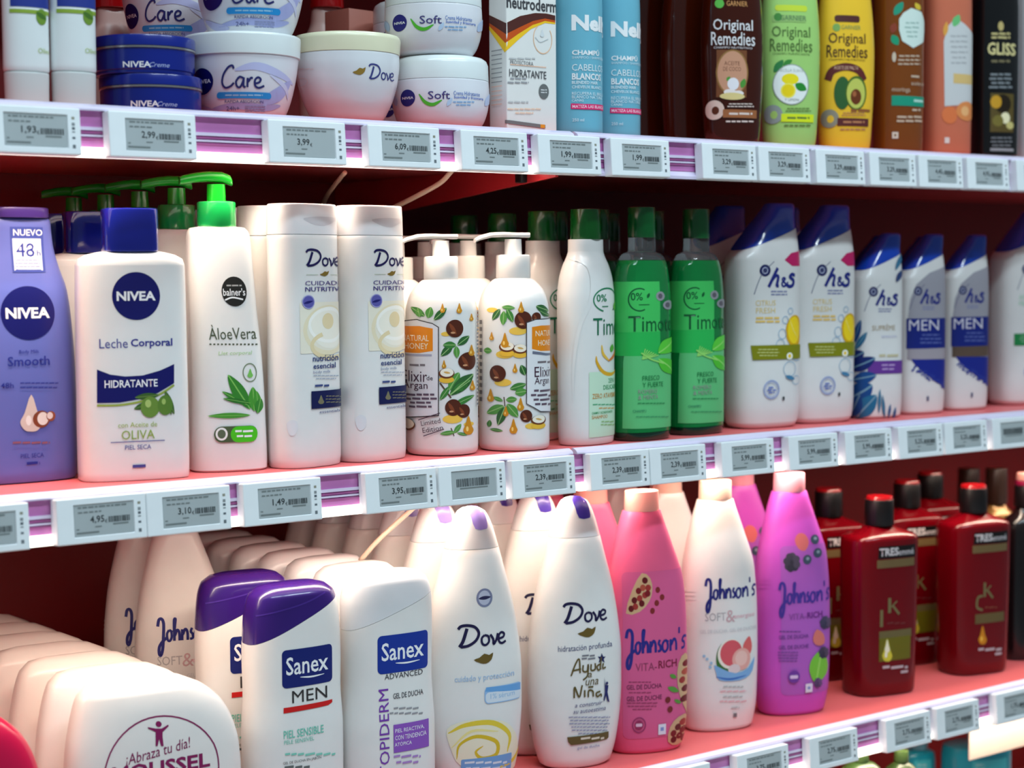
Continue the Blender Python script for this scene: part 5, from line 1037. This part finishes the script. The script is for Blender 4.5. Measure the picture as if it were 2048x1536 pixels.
def coco(d):
    W_ = (226, 224, 226); d.disc(1556, 22, 9, 9, (90, 180, 70)); d.text('GARNIER', 1590, 22, 40, 10, (210, 150, 90)); rem_name(d, W_, sub='CHAMPÚ NUTRITIVO'); d.rect(1550, 112, 1608, 204, (120, 70, 40)); d.disc(1580, 156, 30, 44, (206, 150, 120)); d.ring(1580, 156, 31, 45, 3, (150, 110, 60)); d.text('ACEITE', 1580, 138, 30, 8, (130, 80, 60)); d.text('DE COCO', 1580, 149, 34, 8, (130, 80, 60)); d.leaf(1570, 172, 1576, 164, 7, (80, 150, 60)); d.leaf(1598, 186, 1604, 168, 10, (80, 150, 60)); d.disc(1582, 178, 11, 12, (236, 232, 236)); d.disc(1576, 194, 12, 6, (240, 230, 226)); d.disc(1592, 196, 10, 5, (240, 230, 226)); d.disc(1580, 202, 24, 7, (226, 206, 140)); rem_coin(d, (226, 200, 186), (90, 40, 20), (160, 100, 60), (226, 210, 200))
remedy('pale green shampoo bottle with a lemon in a white circle', LGR, 1579, .064, lemon, mat('lime_cap', (180, 210, 90), .3)); remedy('yellow shampoo bottle with a halved avocado', YEL, 1690, .066, avoc, mat('ochre_cap', (230, 170, 40), .3))
ACAP = mat('amber_cap', (50, 20, 8), .25, coat=.4)
ra_ = remedy('amber-brown shampoo bottle with white lettering, at the front', AMB, 1464, .062, coco, ACAP)
behind(ra_, 'dark amber shampoo bottle, # from the front in the row beside the light blue bottles', 3, .066, x=.0, rz=0)
for q in [o for o in bpy.data.objects if o.get('label', '').startswith('dark amber shampoo')]:
    for ch in list(q.children):
        if ch.name.startswith('label'): bpy.data.objects.remove(ch)
# straight bottles at the right end
BRN = mat('brown_gel', (134, 70, 22), .15, coat=.6, trans=.15); COR = mat('coral_gel', (206, 112, 84), .18, coat=.6); BLG = mat('gloss_black', (14, 16, 18), .12, coat=.7)
qb = Pack(1796, 150, .072, Z0, 0, .62, 2.6, [(308, 46), (300, 49), (100, 50), (0, 49.5), (-60, 46), (-110, 34), (-120, 24)], face=40)
def straight(label, body, px, Y, draw, capm):
    r = qb.root('shampoo_bottle', label, 'bottle'); link('body', qb.loft('body', body, round0=.002), r); k = 1/qb.s; link('cap', lathe('cap', ring_prof(qb.top-.0004, qb.top+42*k, 24*k, 23*k, .001), capm), r)
    d = Decal(qb); draw(d); d.build('label', r); p2 = at(px, 150, Y); r.location.x, r.location.y = float(p2[0]), Y; return r
def moringa(d):
    d.leaf(1788, 30, 1806, 4, 16, (40, 150, 120)); d.leaf(1784, 70, 1796, 90, 16, (30, 150, 110)); d.leaf(1840, 20, 1830, 6, 10, (220, 190, 60)); d.leaf(1790, 46, 1784, 66, 14, (140, 60, 40)); d.poly([(1798, 38), (1806, 26), (1822, 16), (1842, 24), (1850, 50), (1846, 84), (1826, 96), (1804, 82), (1798, 60)], (214, 230, 222)); d.lines(1824, 46, [26, 30, 24, 20], 9, 3, (150, 180, 170)); d.disc(1788, 114, 4, 10, (206, 190, 170)); d.lines(1818, 112, [40, 44, 44], 8, 3, (206, 180, 156)); d.lines(1830, 153, [16], 6, 4, (206, 180, 156)); d.textl('aceite de', 1822, 166, 8, (206, 180, 156)); d.textl('moringa', 1784, 180, 11, (206, 180, 156)); d.rect(1783, 192, 1850, 212, (30, 150, 120)); d.lines(1836, 202, [18], 6, 5, (180, 220, 206)); d.lines(1832, 220, [16], 6, 4, (206, 180, 156)); d.lines(1818, 234, [48, 50], 8, 4, (206, 180, 156)); d.rect(1784, 264, 1796, 277, (220, 206, 190)); d.rect(1788, 268, 1792, 273, (120, 80, 40))
def peach(d):
    d.poly([(1788, 70), (1796, 40), (1812, 22), (1830, 34), (1850, 60), (1850, 200), (1790, 204)], (206, 206, 206)); d.leaf(1808, 40, 1820, 16, 16, (110, 190, 120)); d.leaf(1790, 60, 1794, 30, 10, (226, 160, 70)); d.lines(1820, 60, [36, 38, 34, 36, 30, 34], 11, 3, (170, 170, 172)); d.rect(1808, 138, 1850, 158, (220, 186, 120)); d.disc(1800, 222, 16, 18, (224, 120, 70)); d.disc(1832, 214, 18, 20, (226, 140, 80)); d.disc(1832, 214, 8, 10, (240, 180, 120)); d.rect(1790, 268, 1800, 280, (230, 214, 206))
def gliss(d):
    G_ = (206, 190, 130); d.lines(1806, 42, [40, 40], 8, 4, G_); d.text('GLISS', 1808, 74, 60, 26, (226, 212, 150), .02); d.disc(1806, 26, 6, 10, (190, 170, 110)); d.lines(1806, 100, [40], 8, 5, (120, 110, 80)); d.lines(1806, 128, [44, 48, 40, 50], 9, 4, (130, 136, 140)); d.rect(1784, 168, 1834, 250, (90, 76, 36)); d.disc(1810, 190, 18, 20, (36, 26, 14)); d.disc(1796, 186, 12, 14, (200, 150, 40)); d.disc(1816, 220, 10, 12, (240, 232, 190)); d.disc(1800, 226, 12, 12, (120, 110, 50)); d.disc(1826, 236, 8, 8, (200, 190, 120)); d.lines(1808, 262, [44, 46, 40], 8, 3, (120, 126, 130)); d.rect(1784, 284, 1834, 290, (150, 156, 160))
straight('brown shampoo bottle with a pale emblem and a teal stripe', BRN, 1796, .072, moringa, mat('brown_cap_top', (90, 50, 24), .3)); straight('coral shampoo bottle with a grey leaf-shaped label', COR, 1894, .074, peach, mat('coral_cap', (190, 100, 80), .3)); straight('gloss black shampoo bottle with gold lettering', BLG, 1990, .076, gliss, M_BLK)
q = Pack(2076, 200, .080, Z0, 0, .62, 2.6, [(312, 46), (100, 48), (0, 47), (-60, 40)], face=40); r = q.root('shampoo_bottle', 'pale grey bottle just showing at the right edge of the top shelf', 'bottle'); link('body', q.loft('body', mat('pale_grey', (200, 198, 200), .3)), r)
# red-capped bottles and a pink box standing behind
RC = mat('red_cap', (170, 8, 14), .2, coat=.5); PKB = mat('pinkish_white', (206, 170, 160), .35)
for i, (cx, lab) in enumerate(((225, 'white bottle with a red cap in the dark behind the blue tins'), (655, 'white bottle with a red cap in the dark behind the cream-lidded tub'))):
    q = Pack(cx, 100, .335, Z0, 0, .7, 2.4, [(190, 58), (120, 56), (80, 46), (50, 34), (20, 30), (17, 29)], face=20); r = q.root('lotion_bottle', lab, 'bottle'); link('body', q.loft('body', PKB), r); k = 1/q.s; link('cap', lathe('cap', ring_prof(q.top-.0004, q.top+70*k, 34*k, 31*k, .001), RC), r)
p2 = at(722, 60, .262); r = tag(empty('cream_carton', (float(p2[0]), .262, Z0), .15), 'dusky pink carton in the dark behind the cream-lidded tub', 'carton'); link('box', box_me('box', -.034, .034, -.02, .02, 0, float(p2[2])-Z0+.018, mat('dusky_pink', (190, 120, 104), .5), .0006), r)
# cables hanging under the boards
CBL = mat('cable_white', (214, 190, 170), .4)
def cable(pts, rr, label):
    P = [at(*p) for p in pts]; o = link('cable', tube_me('cable', [p-P[0] for p in P], rr, CBL)); o.location = P[0]; tag(o, label, 'cable'); return o
cable([(905, 340, .10), (880, 366, .125), (830, 394, .16), (780, 420, .20), (740, 450, .23)], .0026, 'pale cable running back under the top shelf beside the red bracket')
cable([(690, 345, .16), (668, 372, .20), (650, 400, .28), (640, 440, .40)], .0024, 'pale cable in the dark above the tall white lotion bottles')
cable([(845, 1000, .10), (800, 1040, .12), (755, 1082, .13), (720, 1122, .14)], .0026, 'pale cable hanging in front of the boat-shaped bottle row')
